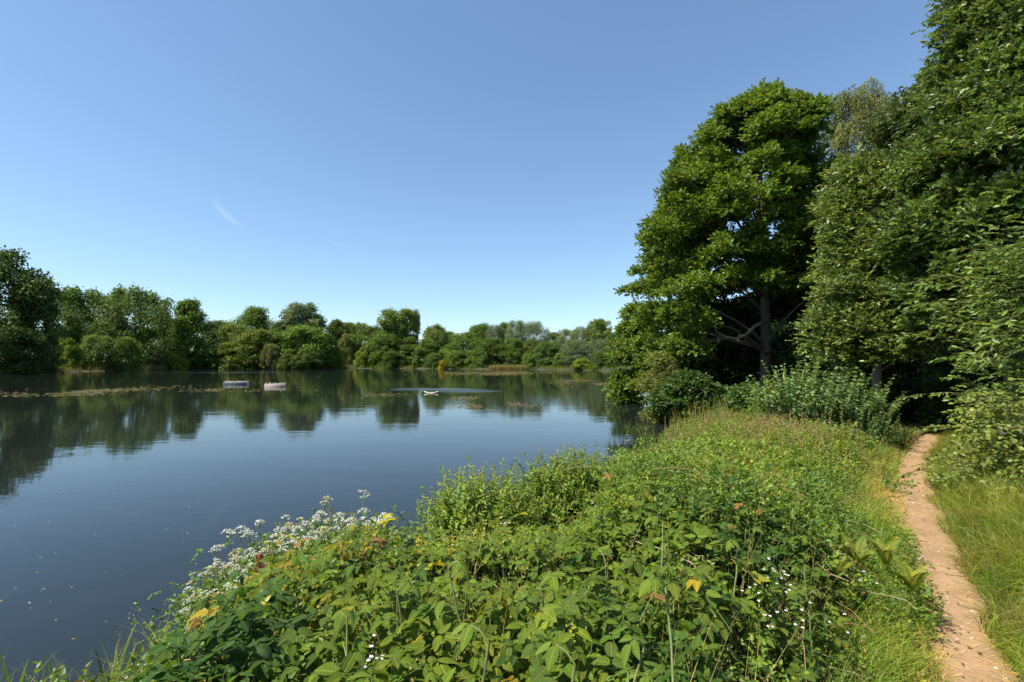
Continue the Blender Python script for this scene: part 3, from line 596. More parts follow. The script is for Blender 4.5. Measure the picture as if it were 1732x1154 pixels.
# the big alder
def alder():
    D = 21.0; P0 = at(1296, 640, D); g = np.random.default_rng(101); gz = float(G(np.array([P0[0]]), np.array([D]))[0]) - .1
    prof, z0, z1 = prof_px([(146, 40, 40), (165, 95, 84), (190, 140, 98), (235, 172, 126), (270, 182, 126), (320, 212, 115), (380, 232, 115), (440, 245, 110), (500, 265, 115), (560, 270, 110), (610, 200, 60)], D)
    C, RR = puffs(g, 270, z0 - gz, z1 - gz, prof, (.6, 1.35), .85, inner=.3, yscale=.8, lift=.06); C, RR = boughs(g, C, RR, 6, .8, (.32, .62)); RR[:, 2] *= .75
    k = ((C[:, 2] > 4.4) | (np.hypot(C[:, 0], C[:, 1]) > 3.2)) & ~((C[:, 2] < 4.7) & (C[:, 0] > -3.4) & (C[:, 0] < 1.6) & (C[:, 1] < 1.5)); C, RR = C[k], RR[k]
    tl = trunk_line(g, z1 - gz - 1, .004, (-.005, .01), 12)
    def bare(root, g, mc):
        def w(px, py, dy=0.0): return at(px, py, D - 1.2 + dy) - np.array([P0[0], D, gz])
        a = np.array([np.array([tl[3][0], tl[3][1], w(1290, 538)[2]]), w(1276, 552), w(1262, 566), w(1245, 573), w(1228, 570), w(1212, 562), w(1207, 550)])
        b = np.array([w(1245, 573), w(1232, 571), w(1222, 573), w(1212, 578), w(1200, 577), w(1190, 578), w(1178, 583)])
        mb = M(); mb.tubes(a[None], np.linspace(.075, .028, 7)[None], (.24, .2, .15), 6); mb.tubes(b[None], np.linspace(.045, .014, 7)[None], (.26, .22, .17), 5)
        mb.build('bare_branch', MAT_BARK, root, smooth=True)
    near_tree('alder_tree', (P0[0], D, gz), 'tall spreading alder on the bank with a straight bare lower trunk', 102, C, RR, 66000, .24, 7, T_ROUND, .088, (.094, .148, .032), tl, .25, 46, bark=(.12, .1, .085), sag=.12, wid=1.1, extra=bare)
alder()

def envelope_tree(name, px, D, rows, n_puff, pr, flat, label, seed, n_spray, L, m, T_, ls, col, r0=.14, nl=20, lean=(0, 0), ys=.8, zmin=None, cat='tree', group='trees on the near bank', mat=MAT_LEAF, inner=.3, Y=None, **k):
    P0 = at(px, 640, D); g = np.random.default_rng(seed); gz = float(G(np.array([P0[0]]), np.array([float(D)]))[0]) - .1
    prof, z0, z1 = prof_px(rows, D); C, RR = puffs(g, int(n_puff * .42), max(z0 - gz, .3), z1 - gz, lambda th, t: prof(th, t) * .9, (pr[0] * 1.6, pr[1] * 1.3), min(.95, flat * 1.25), inner=inner, yscale=ys); C, RR = boughs(g, C, RR, 7, .8, (.3, .6))
    if zmin: q = (C[:, 2] > zmin); C, RR = C[q], RR[q]
    tl = trunk_line(g, (z1 - gz) * .9, .02, lean, 10) if r0 else None
    return near_tree(name, (P0[0], D, gz), label, seed + 1, C, RR, n_spray, L, m, T_, ls, col, tl, r0, nl, mat=mat, cat=cat, group=group, **k)
# trees round the big alder
envelope_tree('alder_tree', 1165, 25.5, [(330, 30, 40), (380, 70, 60), (450, 95, 80), (520, 118, 90), (580, 128, 90), (640, 120, 80), (672, 95, 60)], 190, (.5, 1.2), .5, 'lower alder behind the big one with boughs hanging over the water', 111, 24000, .26, 7, T_ROUND, .1, (.095, .142, .026), r0=.17, sag=.2)
envelope_tree('alder_tree', 1075, 28.5, [(520, 20, 20), (560, 42, 40), (610, 50, 50), (655, 48, 50), (676, 34, 30)], 80, (.4, .9), .55, 'small bright alder at the waterline under the big one', 113, 9000, .26, 7, T_ROUND, .1, (.095, .15, .03), r0=.09, sag=.25, inner=.2)
envelope_tree('sallow_shrub', 1122, 19.5, [(588, 12, 14), (620, 26, 30), (655, 34, 36), (690, 34, 38), (708, 28, 30)], 60, (.25, .55), .9, 'pale olive sallow growing out of the bank beside the dark alder shade', 117, 4200, .34, 9, T_LONG, .09, (.125, .15, .055), r0=.05, nl=14, cat='shrub', group='shrubs on the near bank')
envelope_tree('shade_toned_tree', 1215, 24.0, [(500, 60, 60), (560, 85, 90), (640, 90, 95), (700, 90, 90)], 120, (.5, 1.1), .6, 'leafy understorey tree coloured shade-dark behind the alder trunk', 121, 9500, .34, 6, T_ROUND, .12, (.04, .075, .025), r0=.1, nl=16)  # leaf colour darkened to stand in for shade below the alder
envelope_tree('shade_toned_tree', 1255, 29.5, [(520, 40, 40), (570, 60, 60), (650, 70, 70), (690, 70, 70)], 60, (.6, 1.3), .9, 'bushy tree coloured shade-dark filling the gap left of the alder trunk', 1235, 6500, .45, 6, T_ROUND, .15, (.034, .062, .02), r0=.12, nl=10)  # gap filler; shade of the wood is put into its leaf colour
envelope_tree('shade_toned_tree', 1335, 33, [(430, 60, 60), (520, 85, 90), (620, 95, 110), (690, 90, 110)], 90, (.8, 1.6), .8, 'distant tree coloured shade-dark showing behind the alder trunk', 1233, 8500, .5, 6, T_ROUND, .17, (.032, .06, .02), r0=.14, nl=12)  # backdrop tree, its leaves painted dark as shaded wood
envelope_tree('shade_toned_tree', 1370, 24.5, [(380, 60, 60), (460, 90, 80), (560, 95, 90), (680, 90, 80)], 120, (.6, 1.2), .6, 'tree coloured shade-dark filling the gap right of the alder trunk', 123, 9500, .36, 6, T_ROUND, .13, (.035, .066, .024), r0=.13, nl=16)  # shade here comes from the dark leaf colour
envelope_tree('hazel_bush', 1175, 18.5, [(628, 40, 40), (660, 70, 60), (700, 74, 66), (728, 60, 60)], 70, (.3, .7), .7, 'dark green hazel bush under the alder by the reeds', 127, 5200, .3, 6, T_ROUND, .1, (.042, .08, .028), r0=.05, nl=12, cat='shrub', group='shrubs on the near bank')
envelope_tree('hazel_bush', 1265, 16.5, [(650, 30, 30), (690, 52, 50), (735, 50, 50)], 60, (.3, .55), .7, 'low hazel bush in front of the alder trunk', 129, 3600, .28, 6, T_ROUND, .09, (.05, .092, .03), r0=.04, nl=10, cat='shrub', group='shrubs on the near bank')
# birch behind
def birch():
    D = 27.0; g = np.random.default_rng(131); P0 = at(1475, 640, D); gz = -.1
    prof, z0, z1 = prof_px([(128, 20, 25), (150, 55, 40), (200, 62, 62), (300, 70, 80), (420, 70, 80), (520, 50, 60)], D)
    C, RR = puffs(g, 120, z0 - gz, z1 - gz, prof, (.35, .75), 1.7, inner=.3)
    near_tree('birch_tree', (P0[0], D, gz), 'thin drooping birch rising behind the alder and willow', 132, C, RR, 15000, .5, 9, T_DIA, .08, (.12, .14, .07), trunk_line(g, z1 * .95, .01, (-.02, 0), 12), .15, 34, bark=(.3, .27, .24), sag=1.1, out=.5)
birch()
# the willows by the path
envelope_tree('goat_willow', 1478, 11.8, [(272, 10, 20), (295, 40, 50), (330, 70, 80), (400, 100, 110), (480, 112, 110), (560, 104, 100), (615, 62, 90)], 200, (.35, .85), .85, 'grey-green willow overhanging the bank left of the path', 141, 27000, .2, 6, T_OV, .085, (.105, .15, .04), r0=.12, nl=40, mat=MAT_SHINY, wid=.9, sag=.12, zmin=1.9, twigs=True, ys=.9)
envelope_tree('goat_willow', 1702, 9.4, [(-190, 8, 90), (-60, 30, 130), (30, 46, 160), (100, 92, 190), (150, 122, 220), (250, 165, 230), (350, 190, 230), (450, 175, 220), (560, 120, 200), (640, 60, 180)], 520, (.26, .68), .9, 'tallest willow with glossy leaves above the path in the top right corner', 143, 40000, .2, 6, T_OV, .092, (.07, .118, .024), r0=.16, nl=60, mat=MAT_SHINY, wid=.95, sag=.1, zmin=2.3, twigs=True, ys=.85)
envelope_tree('goat_willow', 1905, 9.0, [(-260, 60, 60), (-100, 110, 110), (100, 150, 150), (300, 160, 160), (480, 150, 150), (620, 130, 130)], 110, (.5, 1.1), .7, 'willow beyond the right edge reaching into the picture behind the near bush', 145, 8500, .24, 6, T_OV, .095, (.062, .095, .03), r0=.14, nl=24, mat=MAT_SHINY, wid=.95, zmin=1.4)
envelope_tree('goat_willow', 1570, 17.5, [(150, 60, 80), (260, 110, 130), (400, 130, 150), (540, 130, 150), (640, 90, 120)], 130, (.6, 1.3), .6, 'willow coloured shade-dark deep in the wood behind the path', 147, 9500, .4, 8, T_LONG, .12, (.05, .08, .028), r0=.13, nl=24, mat=MAT_SHINY, wid=1.8, zmin=2.6)  # darker leaf colour than the other willows, standing for deep shade
envelope_tree('elder_bush', 1648, 13.5, [(560, 60, 60), (640, 85, 80), (730, 80, 70)], 70, (.4, .8), .8, 'elder bush coloured shade-dark closing the path on the right', 149, 5200, .34, 6, T_ROUND, .11, (.035, .062, .022), r0=.05, nl=12, cat='shrub', group='shrubs on the near bank')  # leaves coloured dark in place of woodland shade
envelope_tree('elder_bush', 1500, 13.0, [(600, 40, 50), (660, 55, 62), (742, 52, 52)], 60, (.35, .7), .8, 'elder bush coloured shade-dark beside the path on its left', 151, 4600, .32, 6, T_ROUND, .1, (.036, .064, .026), r0=.05, nl=12, cat='shrub', group='shrubs on the near bank')  # shade beside the path is put into this leaf colour
envelope_tree('elder_bush', 1618, 11.6, [(640, 30, 40), (690, 42, 50), (742, 36, 46)], 50, (.25, .5), .8, 'added elder bush coloured shade-dark hiding the bend where the path disappears', 1149, 4200, .28, 6, T_ROUND, .09, (.035, .062, .022), r0=.04, nl=10, cat='shrub', group='shrubs on the near bank')  # added to cover the lit path end; dark leaves stand for shade
envelope_tree('elder_bush', 1548, 12.6, [(655, 22, 26), (695, 32, 34), (738, 30, 30)], 40, (.25, .45), .8, 'small added elder bush coloured shade-dark at the end of the path', 1151, 3200, .28, 6, T_ROUND, .09, (.035, .062, .024), r0=.04, nl=8, cat='shrub', group='shrubs on the near bank')  # also added, its dark leaf colour deepens the path opening
envelope_tree('shade_toned_tree', 1590, 22.5, [(350, 90, 90), (480, 150, 150), (600, 170, 170), (720, 170, 170)], 120, (.8, 1.6), .7, 'tree coloured shade-dark at the far end of the shaded path', 153, 8500, .45, 6, T_ROUND, .16, (.028, .05, .018), r0=.16, nl=18)  # darkest leaf colour, painted as the shade closing the path
envelope_tree('shade_toned_tree', 1440, 19.0, [(420, 60, 60), (520, 90, 90), (640, 90, 90), (720, 80, 80)], 90, (.6, 1.2), .7, 'tree coloured shade-dark behind the grey-green willow', 155, 7500, .4, 6, T_ROUND, .14, (.03, .054, .02), r0=.13, nl=18)  # backdrop leaves painted as dark as the shade behind the willow
envelope_tree('shade_toned_tree', 1760, 15.0, [(200, 80, 80), (420, 130, 130), (600, 150, 130), (720, 130, 130)], 90, (.8, 1.4), .7, 'tree coloured shade-dark behind the near bush at the right edge', 157, 6500, .42, 6, T_ROUND, .15, (.032, .058, .02), r0=.15, nl=18)  # shade behind the bush is put into these dark leaves
def lit_trunk():
    D = 14.5; P = at(1543, 610, D); g = np.random.default_rng(161); m = M()
    root = thing('birch_tree', (P[0], D, -.1), 'slender tree with a reddish trunk coloured as if sunlit beside the dark path', 'tree', 'trees on the near bank')
    tl = trunk_line(g, 6.2, .012, (-.02, .03), 12); tl[:, 2] -= .1
    m.tubes(tl[None], np.linspace(.13, .06, 12)[None], (.34, .24, .18), 12); m.build('trunk', MAT_BARK, root, smooth=True)  # pale reddish trunk colour stands in for sunlight on the bark
    C = tl[-1] + g.normal(0, .5, (12, 3)) * [1.4, 1.4, .8]; RR = np.full((12, 3), .6); mc = M(); p, d, i = crown_pts(g, C, RR, 700)
    sprays(mc, g, p, nrm(d + rnd(g, 700) * .5), .3, 7, T_ROUND, .09, var_col(g, 700, (.06, .09, .03))); mc.build('crown', MAT_LEAF, root)
lit_trunk()

# near bush at the right edge: long arching shoots with leaves in two ranks
def arching_bush(name, loc, label, seed, n, L, az, azs, el, m, ls, col, group, wid=1.25, T_=T_LONG, z0=.4, z1=2.6, base=.45, r=.009):
    g = np.random.default_rng(seed); root = thing(name, loc, label, 'shrub', group); mc, mt = M(), M()
    a = az + g.normal(0, azs, n); e = el + g.normal(0, .28, n); d = np.stack([np.cos(a) * np.cos(e), np.sin(a) * np.cos(e), np.sin(e)], -1)
    p = np.stack([g.normal(0, base, n), g.normal(0, base, n), z0 + (z1 - z0) * g.random(n)], -1); LL = L * g.uniform(.6, 1.25, n)
    k = 14; t = np.linspace(0, 1, k)[None, :, None]; sag = g.uniform(.15, .5, n)[:, None, None]
    P = p[:, None] + d[:, None] * LL[:, None, None] * t - UP * sag * LL[:, None, None] * t ** 2 + np.cumsum(g.normal(0, .012, (n, k, 3)), 1) * LL[:, None, None]
    mt.tubes(P, (r * (1 - .8 * t[..., 0])) * np.ones((n, 1)), (.16, .16, .06), 4)
    q = 11                                   # side shoots carried along each long shoot
    for j in range(3, k):
        tn = nrm(P[:, min(j, k - 1)] - P[:, j - 1]); sd = nrm(np.cross(tn, UP + rnd(g, n) * .25)); s = np.where(j % 2, 1, -1)
        dd = nrm(tn * g.uniform(.6, 1.3, (n, 1)) + sd * s + rnd(g, n) * .25)
        sprays(mc, g, P[:, j], dd, .26 * g.uniform(.6, 1.3, n) * (1.2 - .5 * j / k), m, T_, ls, var_col(g, n, col, .1, .13), sag=.15, twig=mt, wid=wid)
    sprays(mc, g, P[:, -2], nrm(P[:, -1] - P[:, -2]), .25, m, T_, ls, var_col(g, n, np.array(col) * 1.15, .1, .1), sag=.2, twig=mt, wid=wid)
    mc.build('foliage', MAT_SHINY, root); mt.build('stems', MAT_TWIG, root); return root
p = at(1890, 700, 7.2); arching_bush('willow_bush', (p[0], 7.2, -.05), 'near willow bush with bright arching shoots at the right edge', 171, 200, 1.65, R(172), .65, .72, 8, .085, (.085, .135, .032), 'shrubs beside the path', z0=.9, z1=3.1, base=.55)
p = at(1815, 740, 6.2); arching_bush('bramble_bush', (p[0], 6.2, -.05), 'low bush with thin shoots reaching over the right side of the path', 173, 60, 1.1, R(165), .55, .25, 7, .055, (.11, .145, .035), 'shrubs beside the path', z0=.3, z1=1.25, base=.4, T_=T_ROUND, wid=1)
p = at(1960, 560, 7.6); arching_bush('willow_bush', (p[0], 7.6, -.05), 'dark leafy bush behind the bright arching shoots', 175, 120, 1.7, R(165), .7, .75, 8, .08, (.055, .09, .025), 'shrubs beside the path', z0=.6, z1=3.4, base=.7)

# upright leafy shrubs (dogwood-like) left of the path
def stem_clump(name, loc, label, seed, n, H, spread, leaf, T_, ls, nl, col, cat, group, tipcol=None, wid=1.0, lean=.22, mat=MAT_HERB, stemcol=(.14, .15, .06), ang=.9, r=.004, back=0.0):
    g = np.random.default_rng(seed); root = thing(name, loc, label, cat, group); mc, mt = M(), M()
    th = g.random(n) * 6.283; rq = np.sqrt(g.random(n)); b = np.stack([np.cos(th) * rq, np.sin(th) * rq], -1) * np.array(spread) * 1.75; hh = H * g.uniform(.7, 1.0, n) * (1 - .42 * rq ** 2.5); k = 8; t = np.linspace(0, 1, k)[None, :, None]
    ln = np.c_[b * lean / max(spread) + g.normal(0, .12, (n, 2)), np.zeros(n)]
    P = np.c_[b, np.full(n, -.05)][:, None] + UP * hh[:, None, None] * t + ln[:, None] * hh[:, None, None] * t ** 1.6 + np.cumsum(g.normal(0, .006, (n, k, 3)), 1) * H
    mt.tubes(P, r * (1 - .7 * t[..., 0]) * np.ones((n, 1)), stemcol, 4)
    tq = np.linspace(.18, 1, nl); tt = tq * (k - 1); i0 = np.minimum(tt.astype(int), k - 2); fr = (tt - i0)[None, :, None]
    Q = P[:, i0] * (1 - fr) + P[:, i0 + 1] * fr; tn = nrm(P[:, i0 + 1] - P[:, i0]); az = g.random((n, 1)) * 6.28 + np.arange(nl)[None] * 2.4
    hv = np.stack([np.cos(az), np.sin(az), 0 * az], -1); c = var_col(g, n, col, .1, .12)[:, None] * (1 + .25 * (tq ** 3))[None, :, None] * np.ones((1, nl, 1))
    for s in (1, -1):
        ax = hv * s * math.sin(ang) + tn * math.cos(ang) + g.normal(0, .18, hv.shape) - UP * .1
        nr_ = nrm(tn + hv * s * -.45 + g.normal(0, .3, hv.shape)); sz = ls * (1.15 - .6 * tq)[None] * g.uniform(.7, 1.25, (n, nl))
        mc.inst(T_, Q.reshape(-1, 3), ax.reshape(-1, 3), nr_.reshape(-1, 3), sz.ravel(), c.reshape(-1, 3), wid)
    if tipcol is not None:
        kk = 7; q = np.repeat(P[:, -1], kk, 0) + g.normal(0, .01, (n * kk, 3)) * [1, 1, 2.4]
        mc.inst(T_DIA, q, rnd(g, n * kk) + UP, rnd(g, n * kk), .018, var_col(g, n * kk, tipcol, .1, .2))
    mc.build('foliage', mat, root); mt.build('stems', MAT_TWIG, root); return root
def gz(x, y): return float(G(np.array([float(x)]), np.array([float(y)]))[0])
def clump_at(px, D, *a, **k):
    x = (px - 866) / FPX * D; return (x, D, gz(x, D))
SG = 'leafy shrubs at the edge of the wood'
stem_clump('dogwood_shrub', clump_at(1350, 10.8), 'tallest blue-green shrub in front of the alder trunk', 181, 190, 1.85, (.3, .3), 0, BM[1], .115, 17, (.1, .15, .078), 'shrub', SG, wid=.8)
stem_clump('dogwood_shrub', clump_at(1425, 10.4), 'blue-green shrub between the alder trunk and the dark path', 182, 190, 1.68, (.31, .3), 0, BM[1], .115, 16, (.085, .132, .068), 'shrub', SG, wid=.8)
stem_clump('dogwood_shrub', clump_at(1305, 12.0), 'smaller shrub with pale dry tips left of the tallest blue-green one', 183, 50, 1.15, (.22, .25), 0, BM[1], .1, 14, (.095, .15, .06), 'shrub', SG, wid=.8)
stem_clump('dogwood_shrub', clump_at(1472, 9.6), 'low shrub coloured shade-dark at the mouth of the shaded path', 184, 60, .9, (.22, .25), 0, BM[1], .09, 12, (.045, .08, .035), 'shrub', SG, wid=.9)  # leaf colour darkened to carry the path shade out to here
stem_clump('dogwood_shrub', clump_at(1400, 8.6), 'short green shrub in front of the blue-green ones', 185, 50, .8, (.3, .25), 0, BM[1], .08, 10, (.085, .14, .04), 'shrub', SG, wid=.9)
# willowherb clumps standing at the water
WG = 'willowherb clumps at the water'
def wh(px, ytop, D, label, seed, n, spread, col, tip, ls=.075):
    t = at(px, ytop, D); z = gz(t[0], D); stem_clump('willowherb_clump', (t[0], D, z), label, seed, n, t[2] - z, spread, None, T_LONG, ls, 28, col, 'plant', WG, tipcol=tip, wid=1.35, lean=.14)
wh(812, 772, 4.7, 'rounded leafy willowherb clump against the water beside the orange leaves', 191, 380, (.22, .17), (.115, .175, .03), (.2, .17, .08))
wh(858, 795, 5.0, 'smaller dark willowherb clump touching the first on its right', 192, 90, (.08, .1), (.07, .125, .025), (.16, .15, .08))
wh(970, 750, 5.9, 'taller willowherb clump standing right of the first against the water', 193, 560, (.29, .22), (.1, .16, .028), (.2, .15, .1))
wh(765, 850, 4.3, 'thin low willowherb shoots trailing over the water left of the rounded clump', 194, 40, (.12, .1), (.11, .16, .035), (.2, .17, .08), .055)

# ------------------------------------------------------------------ the ground cover between path and water
SIL = np.array([(-200, 1230), (-50, 1205), (100, 1165), (230, 1135), (300, 1110), (340, 1060), (380, 1022), (430, 980), (500, 945), (560, 925), (610, 912), (650, 905), (690, 920), (730, 928), (760, 926), (880, 908), (960, 898),
    (1015, 866), (1035, 775), (1050, 756), (1080, 738), (1110, 716), (1150, 708), (1280, 715), (1350, 705), (1420, 722), (1480, 742), (1600, 760)], float)   # how high the cover stands as seen over the water
def cover_h(x, y):
    """height of the ground cover above the soil"""
    dp = path_d(x, y); ds = shore_d(x, y); D = np.hypot(x, y)
    h = .10 + .68 * sstep(.18, 1.15, dp) ; h = h * (1 - .42 * sstep(3.2, 8, D)) * (.45 + .55 * sstep(-.2, 1.3, ds))
    h = h + sstep(.5, 1.2, dp) * .38 * sstep(1.4, .2, ds) * (D < 9)
    h = h + 0 * x; h0 = (fbm(x * 1.5, y * 1.5, 21) - .5) * .52 * sstep(.3, 1, dp) + (vnoise(x * 5, y * 5, 23) - .5) * .1 * sstep(.2, .6, dp)
    yy = np.maximum(y, .3); cap = CAM_Z - yy * (np.interp(866 + FPX * x / yy, SIL[:, 0], SIL[:, 1]) + 6 - HOR) / FPX - G(x, y)
    return np.maximum(np.minimum(h, cap) + h0 * (.3 + .5 * sstep(0, .3, cap - h)) - .03, .05)
def region_points(g, n, ymin=.5, ymax=17, power=1.0):
    """points on the near bank between path and water, inside what could be seen, denser close by"""
    out = []; tot = 0
    while tot < n:
        k = n * 3; D = ymin * (ymax / ymin) ** g.random(k) if power == 1.0 else (ymin ** (2 - power) + g.random(k) * (ymax ** (2 - power) - ymin ** (2 - power))) ** (1 / (2 - power))
        u = g.uniform(-1.55, 1.25, k); x = u * D; q = (shore_d(x, D) > -.12) & (path_d(x, D) > .17); q &= ~((D > 12) & (x > 9)); q &= ~((path_d(x, D) < .5 + .25 * vnoise(x * 2, D * 2, 12)) & (D > 4.7) & (D < 9.3) & (g.random(k) < .85))
        out.append(np.stack([x[q], D[q]], -1)); tot += q.sum()
    return np.concatenate(out)[:n]
def on_cover(g, p, lo=.75, hi=1.05):
    x, y = p[:, 0], p[:, 1]; h = cover_h(x, y); f = lo + (hi - lo) * g.random(len(x)) + (g.random(len(x)) < .05) * g.random(len(x)) * .38 * (path_d(x, y) > .5) * (shore_d(x, y) > .8) * sstep(1.6, 3.2, np.hypot(x, y)); return np.c_[p, G(x, y) + h * f]
def zone(p, cx, cy, r): return np.exp(-((p[:, 0] - cx) ** 2 + (p[:, 1] - cy) ** 2) / r ** 2)
def leaf_colour(g, p, kind):
    n = len(p); t = fbm(p[:, 0] * 1.3, p[:, 1] * 1.3, 31)[:, None]; D = np.hypot(p[:, 0], p[:, 1])[:, None]
    a = np.array((.05, .104, .03)); b = np.array((.122, .178, .03)); f = sstep(.35, .7, t + .12 * sstep(2, 5, D) + g.normal(0, .09, (n, 1)))
    if kind == 'herb': f = np.clip(f + .35, 0, 1)
    c = a * (1 - f) + b * f
    yel = np.array((.26, .235, .035)); org = np.array((.3, .14, .03)); brn = np.array((.22, .12, .06))
    zy = (.75 * zone(p, -1.75, 3.0, .42) + .7 * zone(p, .35, 4.9, .4) + .7 * zone(p, 1.75, 8.0, .6) + .35 * zone(p, -.75, 3.4, .6) + .25 * zone(p, -1.1, 2.5, .5))[:, None]
    zo = (.75 * zone(p, -.42, 4.05, .24) + .4 * zone(p, -1.35, 2.65, .22) + .3 * zone(p, .95, 5.1, .2))[:, None]
    r = g.random((n, 1)); c = np.where(r < zy * .7 + .012, yel * g.uniform(.7, 1.2, (n, 1)), c); c = np.where(g.random((n, 1)) < zo * .6 + .002, org * g.uniform(.6, 1.1, (n, 1)), c)
    c = np.where(g.random((n, 1)) < .006, brn, c)
    return c * (1 + g.normal(0, .13, (n, 1))) * np.concatenate([1 + g.normal(0, .08, (n, 1)), np.ones((n, 1)), 1 + g.normal(0, .12, (n, 1))], 1)
def face_normals(g, n, tilt=.45): return nrm(UP + rnd(g, n) * tilt + np.array(sdir) * .25)
def bramble_cover():
    g = np.random.default_rng(201); m = M(); st = M()
    # near: large serrated leaves
    for (n, y0, y1, lo, hi, sz, temps) in ((9500, .55, 3.4, .68, 1.14, .047, BL), (5000, .55, 3.6, .3, .75, .046, BM), (15000, 2.6, 8.5, .7, 1.08, .044, BM), (6000, 2.6, 8.5, .3, .7, .045, BM), (8500, 6.5, 16.5, .6, 1.05, .055, BM)):
        p2 = region_points(g, int(n * 1.5), y0, y1); dp = path_d(p2[:, 0], p2[:, 1]); dr = np.clip(1.2 * zone(p2, -1.95, 3.2, .5) + 1.1 * zone(p2, -1.35, 3.6, .5) + sstep(-.62, -.78, p2[:, 0] / p2[:, 1]) * (p2[:, 1] > 1.0) * .95, 0, .95)
        keep = (g.random(len(p2)) < sstep(.2, .75, dp)) & (g.random(len(p2)) > dr) & (fbm(p2[:, 0] * 1.9, p2[:, 1] * 1.9, 41) + g.normal(0, .08, len(p2)) < .62); p2 = p2[keep][:n]
        P = on_cover(g, p2, lo, hi); k = len(P); nr = face_normals(g, k, .5); az = g.random(k) * 6.28
        size = sz * g.uniform(.6, 1.3, k) * (1.15 - .25 * sstep(2, 4, P[:, 1])); col = leaf_colour(g, P, 'bram')
        compound(m, g, P, np.stack([np.cos(az), np.sin(az), 0 * az], -1), nr, size, col, temps, five=.2 if temps is BL else 0)
        # petioles down into the patch
        q = P[: k // 2]; e = q - UP * g.uniform(.08, .25, (len(q), 1)) + g.normal(0, .05, (len(q), 3)); tt = np.linspace(0, 1, 3)[None, :, None]
        st.tubes(q[:, None] * (1 - tt) + e[:, None] * tt, .0016, (.13, .15, .05), 3)
    tag(m.build('bramble_patch', MAT_BRAM), 'dense green bramble leaves covering the bank between the path and the lake', 'brambles', kind='stuff')
    # living and dead canes arching through the patch
    n = 2600; p2 = region_points(g, n, .7, 14); p2 = p2[path_d(p2[:, 0], p2[:, 1]) > .5]; n = len(p2); P = on_cover(g, p2, .3, .97); L = g.uniform(.25, .95, n) * (.45 + .55 * sstep(1.5, 4.5, p2[:, 1])) * np.where(p2[:, 0] < -.5 * p2[:, 1], .5, 1); az = g.random(n) * 6.28; el = g.uniform(-.1, .55, n)
    d = np.stack([np.cos(az) * np.cos(el), np.sin(az) * np.cos(el), np.sin(el)], -1); t = np.linspace(0, 1, 7)[None, :, None]
    C = P[:, None] + d[:, None] * L[:, None, None] * t - UP * .45 * L[:, None, None] * t ** 2 + np.cumsum(g.normal(0, .01, (n, 7, 3)), 1)
    pal = np.array([(.3, .2, .11), (.22, .11, .06), (.2, .2, .07), (.36, .28, .18), (.22, .13, .06)]); st.tubes(C, g.uniform(.0011, .0028, (n, 1)), pal[g.integers(0, 5, n)], 4)
    tag(st.build('bramble_canes', MAT_TWIG), 'thin brown and green canes showing between the bramble leaves', 'canes', kind='stuff')
bramble_cover()
def herb_cover():
    g = np.random.default_rng(221); m = M()
    # fine small-leaved plants filling between and beyond the brambles
    for (n, y0, y1, lo, hi, L, ls, T_) in ((7500, .7, 5, .5, 1.03, .11, .022, T_OV), (14000, 3, 9, .5, 1.08, .14, .028, T_OV), (12000, 6, 17, .5, 1.05, .18, .038, T_OV)):
        p2 = region_points(g, n, y0, y1); P = on_cover(g, p2, lo, hi); col = leaf_colour(g, P, 'herb'); d0 = nrm(UP * g.uniform(.3, 1.4, (n, 1)) + rnd(g, n))
        br = fbm(P[:, 0] * .9, P[:, 1] * .9, 51)[:, None] * sstep(5, 8, P[:, 1:2]); col = np.where(br + g.normal(0, .06, (n, 1)) > .62, np.array((.13, .11, .06)) * g.uniform(.7, 1.2, (n, 1)), col)
        sprays(m, g, P, d0, L, 8, T_, ls, col, ang=1.1, sag=.1, jit=.4)
    tag(m.build('undergrowth', MAT_HERB), 'small-leaved green and yellowish undergrowth filling between the brambles', 'undergrowth', kind='stuff')
herb_cover()

